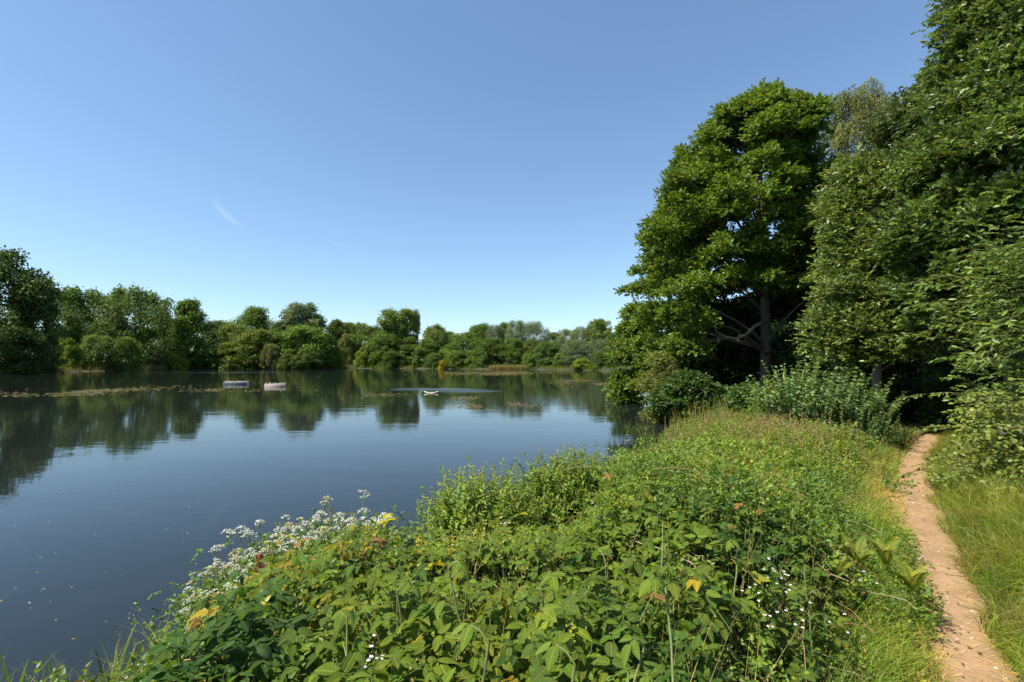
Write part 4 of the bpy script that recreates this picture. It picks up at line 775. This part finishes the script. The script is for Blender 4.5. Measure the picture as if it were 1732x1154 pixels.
# ------------------------------------------------------------------ grass
def grass():
    g = np.random.default_rng(241); m = M()
    def scatter(n, x0, x1, y0, y1, cond):
        out = []; t = 0
        while t < n:
            x = g.uniform(x0, x1, n * 2); y = y0 * (y1 / y0) ** g.random(n * 2); q = cond(x, y, path_d(x, y)); out.append(np.stack([x[q], y[q]], -1)); t += q.sum()
        return np.concatenate(out)[:n]
    # right of the path: long soft grass leaning towards it
    p = scatter(60000, 2, 13, 1.7, 11, lambda x, y, d: (d < -.15 + .05 * np.sin(x * 9)) & (d > -2.6) & (x < y * 1.35 + .6))
    dp = -path_d(p[:, 0], p[:, 1]); n = len(p); P = np.c_[p, G(p[:, 0], p[:, 1]) - .01]; H = g.uniform(.12, .5, n) * (.45 + .6 * sstep(.15, .8, dp))
    w_ = vnoise(p[:, 0] * 4, p[:, 1] * 4, 8) * 6.28; ln = np.stack([-.35 + .4 * np.cos(w_), -.1 + .4 * np.sin(w_), 0 * w_], -1) + g.normal(0, .42, (n, 3)) * [1, 1, 0]
    f = fbm(p[:, 0] * 2, p[:, 1] * 2, 61)[:, None] + g.normal(0, .12, (n, 1)); c = np.where(f > .62, (.19, .19, .07), np.where(f > .4, (.15, .21, .03), (.1, .17, .028))) * (1 + g.normal(0, .15, (n, 1)))
    dry = g.random((n, 1)) < .1; c = np.where(dry, np.array((.27, .23, .11)), c)
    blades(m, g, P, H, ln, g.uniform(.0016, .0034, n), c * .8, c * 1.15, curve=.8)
    # left verge: shorter grass mixed with straw, and tufts among the herbs
    p = scatter(30000, .8, 11, 1.7, 10, lambda x, y, d: (d > .14) & (d < .95)); n = len(p); dp = path_d(p[:, 0], p[:, 1]); P = np.c_[p, G(p[:, 0], p[:, 1]) - .01]
    dryf = np.clip(zone(p, 5.6, 6.6, 1.5) * 1.0 + .25 * (dp < .35), 0, .9) * sstep(.9, .3, dp); H = g.uniform(.08, .34, n) * (.4 + .9 * sstep(.15, .6, dp)) * (1 - .45 * dryf)
    c = np.where((g.random(n) < dryf)[:, None], np.array((.46, .33, .15)) * g.uniform(.7, 1.2, (n, 1)), np.array((.13, .19, .036)) * g.uniform(.7, 1.3, (n, 1)))
    ln = np.stack([.25 + g.normal(0, .45, n), -.1 + g.normal(0, .45, n), np.zeros(n)], -1)
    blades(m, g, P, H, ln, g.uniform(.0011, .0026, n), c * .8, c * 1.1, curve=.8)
    # straw lying along both path edges
    p = scatter(5200, .8, 11, 1.8, 9.5, lambda x, y, d: ((np.abs(d) > .1) | (g.random(len(d)) < .08)) & (d < .5) & (d > -.26)); n = len(p); P = np.c_[p, G(p[:, 0], p[:, 1]) + .012]; az = g.random(n) * 6.28; L = g.uniform(.02, .11, n)
    d = np.stack([np.cos(az), np.sin(az), g.uniform(-.03, .25, n)], -1); t = np.linspace(0, 1, 3)[None, :, None]; Q = P[:, None] + d[:, None] * L[:, None, None] * t
    wv = np.stack([-np.sin(az), np.cos(az), 0 * az], -1)[:, None] * .0011 * np.ones((n, 3, 1)); m.strips(Q, wv, (np.array((.5, .36, .17)) * g.uniform(.5, 1.15, (n, 1)))[:, None] * np.ones((1, 3, 1)))
    tag(m.build('grass', MAT_GRASS), 'long soft green grass with dry straw along both sides of the path', 'grass', kind='stuff')
    # tall pale seeding grass on the bank in front of the shrubs
    m = M(); n = 9500; u = g.random(n); p = np.stack([g.normal(4.6, 1.15, n), g.normal(8.8, 1.5, n)], -1); q = (shore_d(p[:, 0], p[:, 1]) > .3) & (path_d(p[:, 0], p[:, 1]) > .45) & (p[:, 1] > 4.6); p = p[q]; p = p[fbm(p[:, 0] * 1.1, p[:, 1] * .9, 91) + g.normal(0, .06, len(p)) > .5]
    p3 = region_points(g, 2600, 1.3, 9); p3 = p3[(path_d(p3[:, 0], p3[:, 1]) < 1.6) | (fbm(p3[:, 0] * 1.6, p3[:, 1] * 1.6, 93) > .6)]; p = np.concatenate([p, p3]); n = len(p); P = np.c_[p, G(p[:, 0], p[:, 1])]; H = (cover_h(p[:, 0], p[:, 1]) + .1) * g.uniform(.75, 1.25, n)
    c = np.where(g.random((n, 1)) < .6, np.array((.33, .27, .15)), np.array((.17, .2, .06))) * g.uniform(.7, 1.2, (n, 1)); ln = g.normal(0, .22, (n, 3)) * [1, 1, 0]
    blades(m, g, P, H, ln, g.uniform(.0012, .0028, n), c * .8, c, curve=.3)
    hd = g.random(n) < .3; q = P[hd] + UP * (H[hd] * (1 - .0))[:, None] + ln[hd] * H[hd][:, None]; kk = 16; k = len(q); tt = g.random((k * kk, 1)); qq = np.repeat(q, kk, 0) + UP * tt * .1 + g.normal(0, .006, (k * kk, 3))
    m.inst(T_DIA, qq, UP + rnd(g, k * kk) * .5, rnd(g, k * kk), np.repeat(.008 + .009 * sstep(3, 7, q[:, 1]), kk), var_col(g, k * kk, (.23, .18, .12), .06, .15))
    tag(m.build('seeding_grass', MAT_GRASS), 'tall straw and pinkish seeding grass in front of the leafy shrubs', 'grass', kind='stuff')
grass()

# ------------------------------------------------------------------ single plants that stand out
def place(protos_, spots, labels, group, cat):
    for i, (x, y, z, s, rz) in enumerate(spots):
        src = protos_[i % len(protos_)]
        if i < len(protos_): o = src
        else: o = copy_tree(src)
        o.location = (x, y, z); o.scale = (s, s, s); o.rotation_euler = (0, 0, rz); tag(o, labels[i], cat, group)
# tall bramble shoots
def shoot_proto(seed):
    g = np.random.default_rng(seed); root = bpy.data.objects.new('bramble_shoot', None); COL.objects.link(root); mc, mt = M(), M()
    k = 9; t = np.linspace(0, 1, k)[:, None]; ln = g.normal(0, .1, 3) * [1, 1, 0]; P = np.array([0, 0, 0]) + UP * t + ln * t ** 2 + np.cumsum(g.normal(0, .008, (k, 3)), 0)
    mt.tubes(P[None], np.linspace(.0065, .003, k)[None], (.17, .2, .07), 6); pts, dirs, sizes, cols = [], [], [], []
    for j in range(12):
        tq = .3 + .7 * j / 11; q = P[int(tq * (k - 1))] ; a = j * 2.4 + g.normal(0, .3); L = (.12 - .07 * (j / 11) ** 2); d = np.array([math.cos(a), math.sin(a), .45 + .3 * j / 11]); e = q + nrm(d) * L
        mt.tubes(np.array([q, (q + e) / 2 + UP * .008, e])[None], .0022, (.17, .2, .07), 4); pts.append(e); dirs.append(d * [1, 1, 0]); sizes.append(.098 - .05 * (j / 11) ** 1.8)
        cols.append(np.array((.068, .125, .034)) * (1 - j / 11) + np.array((.13, .2, .04)) * (j / 11))
    pts, dirs, sizes, cols = map(np.array, (pts, dirs, sizes, cols)); nr = nrm(UP + nrm(dirs) * .25 + rnd(g, 12) * .22)
    compound(mc, g, pts, dirs, nr, sizes, cols, BL, five=.3); mc.build('leaves', MAT_BRAM, root); mt.build('stem', MAT_TWIG, root, smooth=True); return root
SH = [shoot_proto(300 + i) for i in range(6)]
spots, labs = [], []
for px, py, D, lb in [(735, 1072, 1.12, 'largest-leaved bramble shoot at the bottom middle of the picture'), (838, 982, 1.5, 'tall pale-stemmed bramble shoot just above the largest-leaved one'), (690, 990, 1.6, 'bramble shoot with bright tip left of the tall pale-stemmed one'),
    (952, 985, 1.75, 'bramble shoot standing over a gap of dead canes'), (1046, 935, 1.9, 'bramble shoot leaning left in the middle of the patch'), (1112, 915, 2.05, 'tall straight bramble shoot in the middle of the patch'),
    (1160, 905, 2.4, 'bramble shoot just right of the tall straight one'), (1215, 935, 2.1, 'bramble shoot with drooping leaves above white flowers'), (1255, 870, 2.8, 'dark-leaved bramble shoot rising towards the verge'),
    (1318, 778, 4.2, 'dark upright bramble shoot standing above the seeding grass'), (1010, 1075, 1.25, 'short bramble shoot near the bottom edge right of middle'), (1160, 1075, 1.2, 'bright bramble shoot at the bottom edge under the white flowers'),
    (880, 1100, 1.1, 'bright low bramble shoot beside the largest-leaved one'), (560, 1090, 1.35, 'low bramble shoot at the bottom edge left of middle'), (470, 1120, 2.0, 'bramble shoot at the bottom edge beside the irises'), (1375, 960, 2.3, 'bramble shoot beside the yellow ferns'),
    (820, 905, 2.6, 'small bramble shoot below the orange leaves'), (985, 868, 3.0, 'pale bramble shoot below the taller willowherb clump'), (1085, 845, 3.4, 'bright bramble shoot far back in the patch'), (620, 1010, 1.9, 'bramble shoot right of the yellow leaves')]:
    t = at(px, py, D); z = gz(t[0], D) ; spots.append((t[0], D, t[2] - (t[2] - z) * 1.0, t[2] - z, D * 7 % 6.28)); labs.append(lb)
def place_top(pr, spots, labs, group, cat, smax):
    for i, (x, y, z, hh, rz) in enumerate(spots):
        o = pr[i] if i < len(pr) else copy_tree(pr[i % len(pr)])
        s = min(hh, smax); o.location = (x, y, z + hh - s); o.scale = (s, s, s); o.rotation_euler = (0, 0, rz); tag(o, labs[i], cat, group)
place_top(SH, spots, labs, 'tall bramble shoots', 'bramble', 1.25)

# white-flowered water dropwort
def umbel_proto(seed):
    g = np.random.default_rng(seed); root = bpy.data.objects.new('umbellifer_plant', None); COL.objects.link(root); mf, ml, mt = M(), M(), M()
    k = 8; t = np.linspace(0, 1, k)[:, None]; nb = g.integers(8, 12)
    main = UP * t * .8 + g.normal(0, .05, 3) * [1, 1, 0] * t; mt.tubes(main[None], np.linspace(.008, .004, k)[None], (.14, .19, .06), 6); heads = [main[-1] + UP * .1]
    for j in range(nb):
        b = main[int(2 + j * 5 / nb)]; a = j * 2.4 + g.random(); L = g.uniform(.2, .38); d = nrm(np.array([math.cos(a) * .62, math.sin(a) * .62, 1.0])); e = b + d * L; e[2] = min(max(e[2], .72 + g.random() * .2), 1.0)
        tt = np.linspace(0, 1, 5)[:, None]; mid = (b + e) / 2 + np.array([math.cos(a), math.sin(a), -.2]) * .05; mt.tubes(((1 - tt) ** 2 * b + 2 * tt * (1 - tt) * mid + tt ** 2 * e)[None], .0028, (.15, .2, .07), 4); heads.append(e)
    for h in heads:
        r = g.uniform(.032, .056); nu = 14; a = g.random(nu) * 6.28; q = np.sqrt(g.random(nu)); o = np.stack([np.cos(a) * q * r, np.sin(a) * q * r, .03 * (1 - q * q) + .01 + 0 * q], -1); tilt = g.normal(0, .2, 3); o = o + np.outer(o[:, 0] * tilt[0] + o[:, 1] * tilt[1], UP)
        E = h + o; mt.tubes(np.stack([np.repeat(h[None] - UP * .03, nu, 0), E], 1), .0008, (.2, .25, .1), 3); faded = g.random() < .25
        kk = 11; c = np.repeat(E, kk, 0); dd = rnd(g, nu * kk); dd[:, 2] = np.abs(dd[:, 2]); pp = c + dd * [.009, .009, .005]
        mf.inst(T_DIA, pp, rnd(g, nu * kk), nrm(dd + UP), .0078, var_col(g, nu * kk, (.5, .45, .25) if faded else (.58, .58, .48), .03, .1), 1.3)
    n = 420; P = np.stack([g.normal(0, .17, n), g.normal(0, .17, n), g.uniform(.15, .82, n)], -1); sprays(ml, g, P, nrm(rnd(g, n) + UP * .5), .11, 9, T_ROUND, .022, var_col(g, n, (.1, .165, .04), .1, .15), ang=1.1, jit=.4, wid=.9)
    root_ = root; mf.build('flowers', MAT_PETAL, root_); ml.build('foliage', MAT_HERB, root_); mt.build('stem', MAT_TWIG, root_); return root_
UM = [umbel_proto(400 + i) for i in range(6)]; spots, labs = [], []
UL = [(335, 985, 3.2, 'lowest white-flowered umbellifer leaning over the water beside the irises'), (345, 1040, 3.0, 'small white umbellifer between the lowest one and the irises'), (372, 950, 3.3, 'white umbellifer at the outer corner of the bank'), (405, 925, 3.4, 'white umbellifer above the yellow leaves'), (430, 960, 3.2, 'umbellifer with few flowers beside the dark red dock'),
      (448, 880, 3.75, 'umbellifer with two flower heads sticking out over the water'), (478, 905, 3.6, 'umbellifer with close white heads right of the outermost pair'), (500, 875, 3.8, 'bushy white umbellifer on the skyline of the flower bed'), (530, 862, 3.95, 'tall white umbellifer near the highest part of the flower bed'), (556, 880, 3.8, 'white umbellifer with the widest head in the flower bed'),
      (522, 930, 3.4, 'white umbellifer in the middle of the flower bed'), (585, 905, 3.7, 'pale umbellifer behind the single green blade'), (475, 965, 3.15, 'umbellifer with big white head above the yellow leaves'), (545, 938, 3.3, 'umbellifer with double head beside the single green blade'), (605, 945, 3.2, 'lone big white umbel at the right of the flower bed'),
      (575, 988, 2.9, 'nearest white umbel low among the bramble leaves'), (612, 850, 3.9, 'faded umbellifer standing alone with thin stems against the water'), (640, 862, 3.85, 'rightmost thin umbellifer gone to seed against the water'), (395, 985, 3.1, 'umbellifer low on the outer slope behind the yellow leaves'), (505, 905, 3.55, 'umbellifer in the thick of the flower bed left of the widest head'),
      (570, 852, 4.1, 'umbellifer at the top of the flower bed left of the thin faded ones'), (450, 920, 3.5, 'umbellifer left of the dark red dock')]
for px, py, D, lb in UL:
    t = at(px, py, D); z = gz(t[0], D); spots.append((t[0], D, z, (t[2] - z), D * 11 % 6.28)); labs.append(lb)
place_top(UM, spots, labs, 'white umbellifers on the bank', 'plant', 1.15)

# irises and sword leaves
def iris(name, px, py, D, n, H, label, seed, spread=.1, col=(.075, .125, .035), w_=.011, g2='irises at the waterline'):
    g = np.random.default_rng(seed); t = at(px, py, D); z = max(gz(t[0], D), WATER - .08); H = t[2] - z if H is None else H
    root = thing(name, (t[0], D, t[2] - H), label, 'plant', g2); m = M(); P = np.stack([g.normal(0, spread, n), g.normal(0, spread, n), np.zeros(n)], -1)
    Hh = H * g.uniform(.6, 1.02, n); ln = g.normal(0, .16, (n, 3)) * [1, 1, 0]; bent = g.random(n) < .15; ln[bent] *= 2 if n > 4 else 1; c = var_col(g, n, col, .12, .15)
    blades(m, g, P, Hh, ln, w_ * g.uniform(.5, 1.1, n), c * .85, c * 1.1, curve=.9, k=9); m.build('leaves', MAT_GRASS, root); return root
for a in [(70, 1070, 3.15, 12, None, 'iris with tall dark blades at the bottom left', 501), (20, 1105, 2.9, 8, None, 'iris cut by the left bottom corner', 502), (215, 1035, 3.3, 9, None, 'iris with one long pale slanting blade', 503),
          (285, 1045, 3.3, 12, None, 'iris with a tight group of upright blades left of the umbellifers', 504), (160, 1090, 3.1, 10, None, 'short iris between the tall pair and the slanting blade', 505), (330, 1075, 3.0, 10, None, 'iris below the lowest umbellifer', 506),
          (1042, 785, 7.2, 16, None, 'iris with broad light blades in the notch beside the taller willowherb', 507), (1095, 722, 11.2, 60, None, 'wide blue-green iris bed where the bank meets the alder shade', 508), (1060, 742, 10.2, 30, None, 'small iris tuft left of the wide iris bed', 509)]:
    far = a[2] > 9; iris('iris_plant', a[0], a[1], a[2], a[3], a[4], a[5], a[6], spread=.32 if far else .09, col=(.07, .125, .06) if far else (.08, .135, .04), w_=.016 if far else .019)
iris('iris_plant', 532, 905, 3.0, 2, None, 'single upright green blade standing among the white umbels', 511, spread=.01, col=(.09, .15, .05), w_=.007)
iris('iris_plant', 412, 1000, 2.55, 3, None, 'dark curved blades in front of the yellow leaves', 512, spread=.03, col=(.04, .075, .025), w_=.009)
def reedmace():
    g = np.random.default_rng(521); m = M(); n = 160; p = np.stack([g.normal(4.9, .5, n), g.normal(13.2, .5, n)], -1); P = np.c_[p, G(p[:, 0], p[:, 1])]; c = var_col(g, n, (.17, .15, .06), .12, .15)
    blades(m, g, P, g.uniform(.5, 1.0, n), g.normal(0, .1, (n, 3)) * [1, 1, 0], g.uniform(.006, .012, n), c, c, k=5); tag(m.build('dry_reeds', MAT_GRASS), 'dry yellowish reeds standing in front of the dark alder shade', 'reeds', kind='stuff')
    m = M(); g = np.random.default_rng(522); n = 5200; x = g.uniform(-4.2, -1.2, n); y = 1.5 + g.random(n) * 2.1; q = (shore_d(x, y) > -.3) & (shore_d(x, y) < .9) & (x < -.62 * y); P = np.stack([x, y, np.maximum(G(x, y), WATER - .03)], -1)[q]; n = len(P)
    c = np.where(g.random((n, 1)) < .4, np.array((.32, .25, .1)), np.array((.1, .15, .045))) * g.uniform(.6, 1.2, (n, 1))
    blades(m, g, P, g.uniform(.25, .75, n), g.normal(0, .45, (n, 3)) * [1, 1, 0], g.uniform(.0015, .004, n), c * .8, c, curve=.9, k=6); tag(m.build('waterside_grass', MAT_GRASS), 'arching green and straw grass at the water in the bottom left', 'grass', kind='stuff')
reedmace()
# ferns
def fern_proto(seed):
    g = np.random.default_rng(seed); root = bpy.data.objects.new('fern', None); COL.objects.link(root); m = M()
    for f in range(6):
        a = f * 1.05 + g.normal(0, .2); k = 26; t = np.linspace(0, 1, k); H = .36 * g.uniform(.75, 1.1); h = np.array([math.cos(a), math.sin(a), 0])
        R_ = h * (t ** 1.5 * .17)[:, None] + UP * (H * (t - .3 * t ** 2.5))[:, None]; tn = nrm(np.gradient(R_, axis=0)); sd = np.cross(h, UP)
        m.tubes(R_[None], np.linspace(.0028, .001, k)[None], (.2, .22, .06), 4); wl = .062 * np.sin(np.pi * np.clip(t * .93 + .07, 0, 1)) ** .8 * (1 - .35 * t) + .004
        for s in (1, -1): m.inst(T_LONG, R_[3:], (sd * s + tn * .35)[3:], nrm(np.cross(np.broadcast_to(sd, tn.shape), tn))[3:] * 1.0 + g.normal(0, .1, (k - 3, 3)), wl[3:], var_col(g, k - 3, (.17, .2, .035), .05, .1), .62)
    m.build('fronds', MAT_HERB, root); return root
FE = [fern_proto(600 + i) for i in range(3)]; spots, labs = [], []
for px, py, D, lb in [(1382, 890, 3.5, 'small yellow-green fern among the bramble leaves left of the others'), (1448, 905, 3.45, 'upright yellow-green fern in the grass near the verge'), (1496, 905, 3.5, 'middle fern with two yellow fronds side by side'), (1540, 940, 3.15, 'fern reaching over the edge of the path'), (1410, 925, 3.1, 'fern with a bent yellow frond behind dark leaves')]:
    t = at(px, py, D); z = t[2] - .23; spots.append((t[0], D, z, .75, D * 9 % 6.28)); labs.append(lb)
place(FE, spots, labs, 'ferns beside the path', 'fern')
# dock with dark red seed head, white bramble blossom
def dock():
    g = np.random.default_rng(611); t = at(440, 935, 3.05); H = .75; root = thing('dock_plant', (t[0], 3.05, t[2] - H), 'dark red seed head of a dock among the umbellifers', 'plant'); m, mt = M(), M()
    mt.tubes((UP * np.linspace(0, 1, 6)[:, None] * H * .97)[None], .004, (.4, .3, .24), 5); mt.build('stem', MAT_TWIG, root); n = 320
    a = g.random(n) * 6.28; z = g.uniform(.62, 1, n) * H; r = g.random(n) * .026; P = np.stack([np.cos(a) * r, np.sin(a) * r, z], -1); m.inst(T_ROUND, P, rnd(g, n), rnd(g, n), .013, var_col(g, n, (.16, .035, .025), .1, .2)); m.build('seed_head', MAT_HERB, root)
dock()
def blossom():
    g = np.random.default_rng(621); m = M()
    for px, py, D, n in [(1325, 985, 2.2, 9), (1290, 965, 2.35, 6), (1275, 1000, 2.15, 5), (1345, 1030, 2.0, 6), (1555, 945, 3.0, 4), (1300, 1045, 1.95, 5), (850, 885, 3.3, 6), (795, 935, 2.7, 7), (780, 925, 2.8, 5), (350, 1095, 2.5, 7), (465, 1100, 1.9, 6), (495, 1090, 2.0, 6), (380, 1130, 2.2, 5), (230, 1140, 2.6, 7), (650, 1100, 1.45, 5), (1010, 850, 3.6, 4), (1420, 1050, 2.2, 3), (640, 1130, 1.4, 3), (1470, 985, 2.6, 3), (920, 1040, 1.7, 3)]:
        c = at(px, py, D); k = n; P = c + g.normal(0, .028, (k, 3)); 
        for j in range(5):
            a = j * 1.257 + g.random(k) * .3; d = np.stack([np.cos(a), np.sin(a), 0 * a + .15], -1); m.inst(T_ROUND, P, d, np.broadcast_to(UP - np.array([0, .5, 0]), (k, 3)) + g.normal(0, .25, (k, 3)), .0065, var_col(g, k, (.68, .65, .65), .02, .05), 1.1)
        kk = k * 8; m.inst(T_DIA, np.repeat(P, 8, 0) + g.normal(0, .004, (kk, 3)) + UP * .003, rnd(g, kk), rnd(g, kk), .005, (.35, .3, .12))
    tag(m.build('blossom', MAT_PETAL), 'small white bramble blossom scattered over the patch', 'flowers', kind='stuff')
blossom()

# ------------------------------------------------------------------ on the water
def box(m, c, s, col, taper=1.0):
    x, y, z = np.array(s) / 2; v = np.array([(-x, -y, -z), (x, -y, -z), (x, y, -z), (-x, y, -z), (-x * taper, -y * taper, z), (x * taper, -y * taper, z), (x * taper, y * taper, z), (-x * taper, y * taper, z)]) + c
    m.add(v, [(0, 3, 2, 1), (4, 5, 6, 7), (0, 1, 5, 4), (1, 2, 6, 5), (2, 3, 7, 6), (3, 0, 4, 7)], col)
def raft(px0, px1, yw, label, rz, side, seed, posts):
    D = (CAM_Z - WATER) * FPX / (yw - HOR); x = ((px0 + px1) / 2 - 866) / FPX * D; W = (px1 - px0) / FPX * D; dp = W * .55; g = np.random.default_rng(seed)
    root = thing('nesting_raft', (x, D, WATER), label, 'raft', 'nesting rafts on the lake', rz); root.scale = (.86, .86, .54)
    m = M()
    for sy in (-1, 1):
        for i in range(4): box(m, (0, sy * (dp / 2 - .02), .06 + i * .105), (W, .04, .1), side)
        m.build('side_board', MAT_WOOD, root); m = M()
    for sx in (-1, 1):
        for i in range(4): box(m, (sx * W / 2, 0, .06 + i * .105), (.045, dp - .09, .1), (.5, .42, .36))
        m.build('end_board', MAT_WOOD, root); m = M(); box(m, (0, 0, .3), (W - .1, dp - .1, .1), (.3, .28, .25)); m.build('deck', MAT_WOOD, root)
    m = M(); n = 500; P = np.stack([g.uniform(-.45, .45, n) * W, g.uniform(-.42, .42, n) * dp, .38 + .12 * g.random(n)], -1); m.inst(T_ROUND, P, rnd(g, n), rnd(g, n), g.uniform(.05, .14, n), var_col(g, n, (.62, .56, .5), .03, .15), 1.4); m.build('gravel', MAT_WOOD, root)['kind'] = 'stuff'
    for i in range(3):
        m = M(); xx = (-.3 + .3 * i + g.uniform(-.05, .05)) * W; box(m, (xx, g.uniform(-.1, .1) * dp, .46), (W * .15, .35, .035), (.7, .66, .6)); box(m, (xx - W * .065, 0, .41), (.03, .3, .09), (.5, .45, .4)); box(m, (xx + W * .065, 0, .41), (.03, .3, .09), (.5, .45, .4)); m.build('chick_shelter', MAT_WOOD, root)
    for sx, sy in posts: m = M(); box(m, (sx * (W / 2 - .08), sy * (dp / 2 - .08), .42), (.05, .05, .6), (.34, .31, .26)); m.build('post', MAT_WOOD, root)
    m = M(); m.tubes(np.array([[(-W / 2 + .08, dp / 2 - .08, .68), (0, dp / 2 - .08, .67), (W / 2 - .08, dp / 2 - .08, .68)]]), .012, (.3, .3, .28), 4); m.build('rail', MAT_WOOD, root)
raft(381, 421, 650, 'left wooden raft with a pale end and dark blue-grey side', R(17), (.1, .115, .14), 701, [(-1, -1), (1, -1), (1, 1), (-1, 1)])
raft(450, 484, 654, 'right wooden raft with a pinkish front board and corner posts', R(-3), (.46, .38, .35), 702, [(-1, -1), (-.85, -1), (1, 1), (-1, 1), (1, -1)])
def log():
    D = (CAM_Z - WATER) * FPX / (665 - HOR); x = (730 - 866) / FPX * D; root = thing('floating_log', (x, D, WATER), 'small pale branch with upturned ends floating beside the ripple patch', 'log'); m = M()
    t = np.linspace(-1, 1, 11); P = np.stack([t * .55, .06 * np.sin(t * 4), .01 + .12 * np.abs(t) ** 2.5], -1); m.tubes(P[None], (.055 * (1.1 - .35 * np.abs(t)))[None], (.6, .5, .42), 8)
    m.build('branch', MAT_BARK, root, smooth=True); m = M(); P2 = np.array([(.2, 0, .04), (.38, -.08, .1), (.5, -.12, .2)]); m.tubes(P2[None], np.array([[.035, .025, .012]]), (.55, .45, .36), 6); m.build('twig', MAT_BARK, root)
log()
def weeds():
    spots = [(835, 686, 75, 7, 900, 'brown weed raft in the middle of the lake'), (785, 674, 30, 3, 160, 'small weed patch beside the ripple patch'), (160, 661, 130, 9, 900, 'long weed drift in front of the left shore'), (400, 660, 110, 4, 260, 'thin scattered weed in front of the rafts'),
             (820, 632, 110, 3, 1300, 'far weed band below the yellow shrub'), (985, 648, 50, 7, 900, 'weed patch beside the big alder'), (640, 668, 70, 5, 160, 'sparse weed left of the floating branch'), (90, 668, 90, 3, 300, 'thin weed line nearest the left shore tree')]
    for i, (px, py, wx, hy, n, lb) in enumerate(spots):
        g = np.random.default_rng(720 + i); D = (CAM_Z - WATER) * FPX / (py - HOR); a = g.normal(0, .42, n) * wx / FPX * D; pyy = py + g.normal(0, .42, n) * hy - (np.abs(a / (wx / FPX * D)) > .5) * 1.0; Dy = (CAM_Z - WATER) * FPX / np.maximum(pyy - HOR, 8)
        x = (px - 866) / FPX * D + a; P = np.stack([x, Dy, np.full(n, WATER + .006)], -1); q = fbm(x * .35, Dy * .2, 80 + i) > .42; P = P[q]; n = len(P); m = M(); f = D / 30
        m.inst(T_ROUND, P, rnd(g, n) * [1, 1, .05], UP + rnd(g, n) * .05, g.uniform(.06, .22, n) * f ** .7, var_col(g, n, (.115, .1, .085), .05, .2), 1.3); tag(m.build('water_weed', MAT_HERB), lb, 'water weed', 'patches of weed on the lake', 'stuff')
    g = np.random.default_rng(740); m = M(); n = 420; y = 4 * (28 / 4) ** g.random(n); x = y * g.uniform(-1.1, .35, n); q = shore_d(x, y) < -.3; P = np.stack([x, y, np.full(n, WATER + .004)], -1)[q]; n = len(P)
    m.inst(T_LONG, P, rnd(g, n) * [1, 1, .03], UP + rnd(g, n) * .06, g.uniform(.008, .035, n), var_col(g, n, (.3, .28, .22), .08, .25), 1.6); tag(m.build('floating_leaves', MAT_HERB), 'tiny pale leaves and specks drifting on the near water', 'leaves', kind='stuff')
weeds()
def pebbles():
    g = np.random.default_rng(745); m = M(); out = []
    x = g.uniform(1.5, 9, 9000); y = g.uniform(1.8, 9.5, 9000); d = path_d(x, y); q = np.abs(d) < .2; x, y = x[q][:420], y[q][:420]; n = len(x); P = np.stack([x, y, G(x, y) + .012], -1)
    s_ = .0025 + .009 * g.random(n) ** 3; st_ = [(-1, -1, -.4), (1, -1, -.4), (1, 1, -.4), (-1, 1, -.4), (-.6, -.6, .45), (.6, -.6, .45), (.6, .6, .45), (-.6, .6, .45)]
    tt = T(st_, [(4, 5, 6, 7), (0, 1, 5, 4), (1, 2, 6, 5), (2, 3, 7, 6), (3, 0, 4, 7)]); m.inst(tt, P, rnd(g, n) * [1, 1, .1], UP + rnd(g, n) * .3, s_, var_col(g, n, (.34, .27, .2), .05, .3))
    tag(m.build('pebbles', MAT_WOOD), 'small pebbles and crumbs of earth on the path', 'pebbles', kind='stuff')
    m = M(); x = g.uniform(1.5, 9, 6000); y = g.uniform(1.8, 9.5, 6000); q = np.abs(path_d(x, y)) < .3; x, y = x[q][:170], y[q][:170]; n = len(x); P = np.stack([x, y, G(x, y) + .018], -1)
    m.inst(T_OV, P, rnd(g, n) * [1, 1, .1], UP + rnd(g, n) * .35, g.uniform(.012, .035, n), var_col(g, n, (.16, .09, .045), .12, .3)); tag(m.build('fallen_leaves', MAT_HERB), 'a few dry brown leaves on the path', 'leaves', kind='stuff')
pebbles()
def sticks():
    g = np.random.default_rng(751)
    for i, (px, py, L, a, lb) in enumerate([(1605, 975, .3, 2.75, 'thin grey stick lying across the path'), (1652, 1035, .2, 2.3, 'short dark twig on the right side of the path')]):
        q = ground_at(px, py); root = thing('stick', (q[0], q[1], gz(q[0], q[1]) + .018), lb, 'stick', 'twigs on the path'); t = np.linspace(-.5, .5, 7); m = M()
        P = np.stack([np.cos(a) * t * L, np.sin(a) * t * L, .006 * np.sin(t * 9)], -1) + g.normal(0, .002, (7, 3)); m.tubes(P[None], np.linspace(.005, .002, 7)[None], (.2, .15, .1), 6); m.build('wood', MAT_TWIG, root)
sticks()
for k in protos:
    for s in protos[k]:
        if not s[1]: 
            for c in list(s[0].children): bpy.data.objects.remove(c)
            bpy.data.objects.remove(s[0])
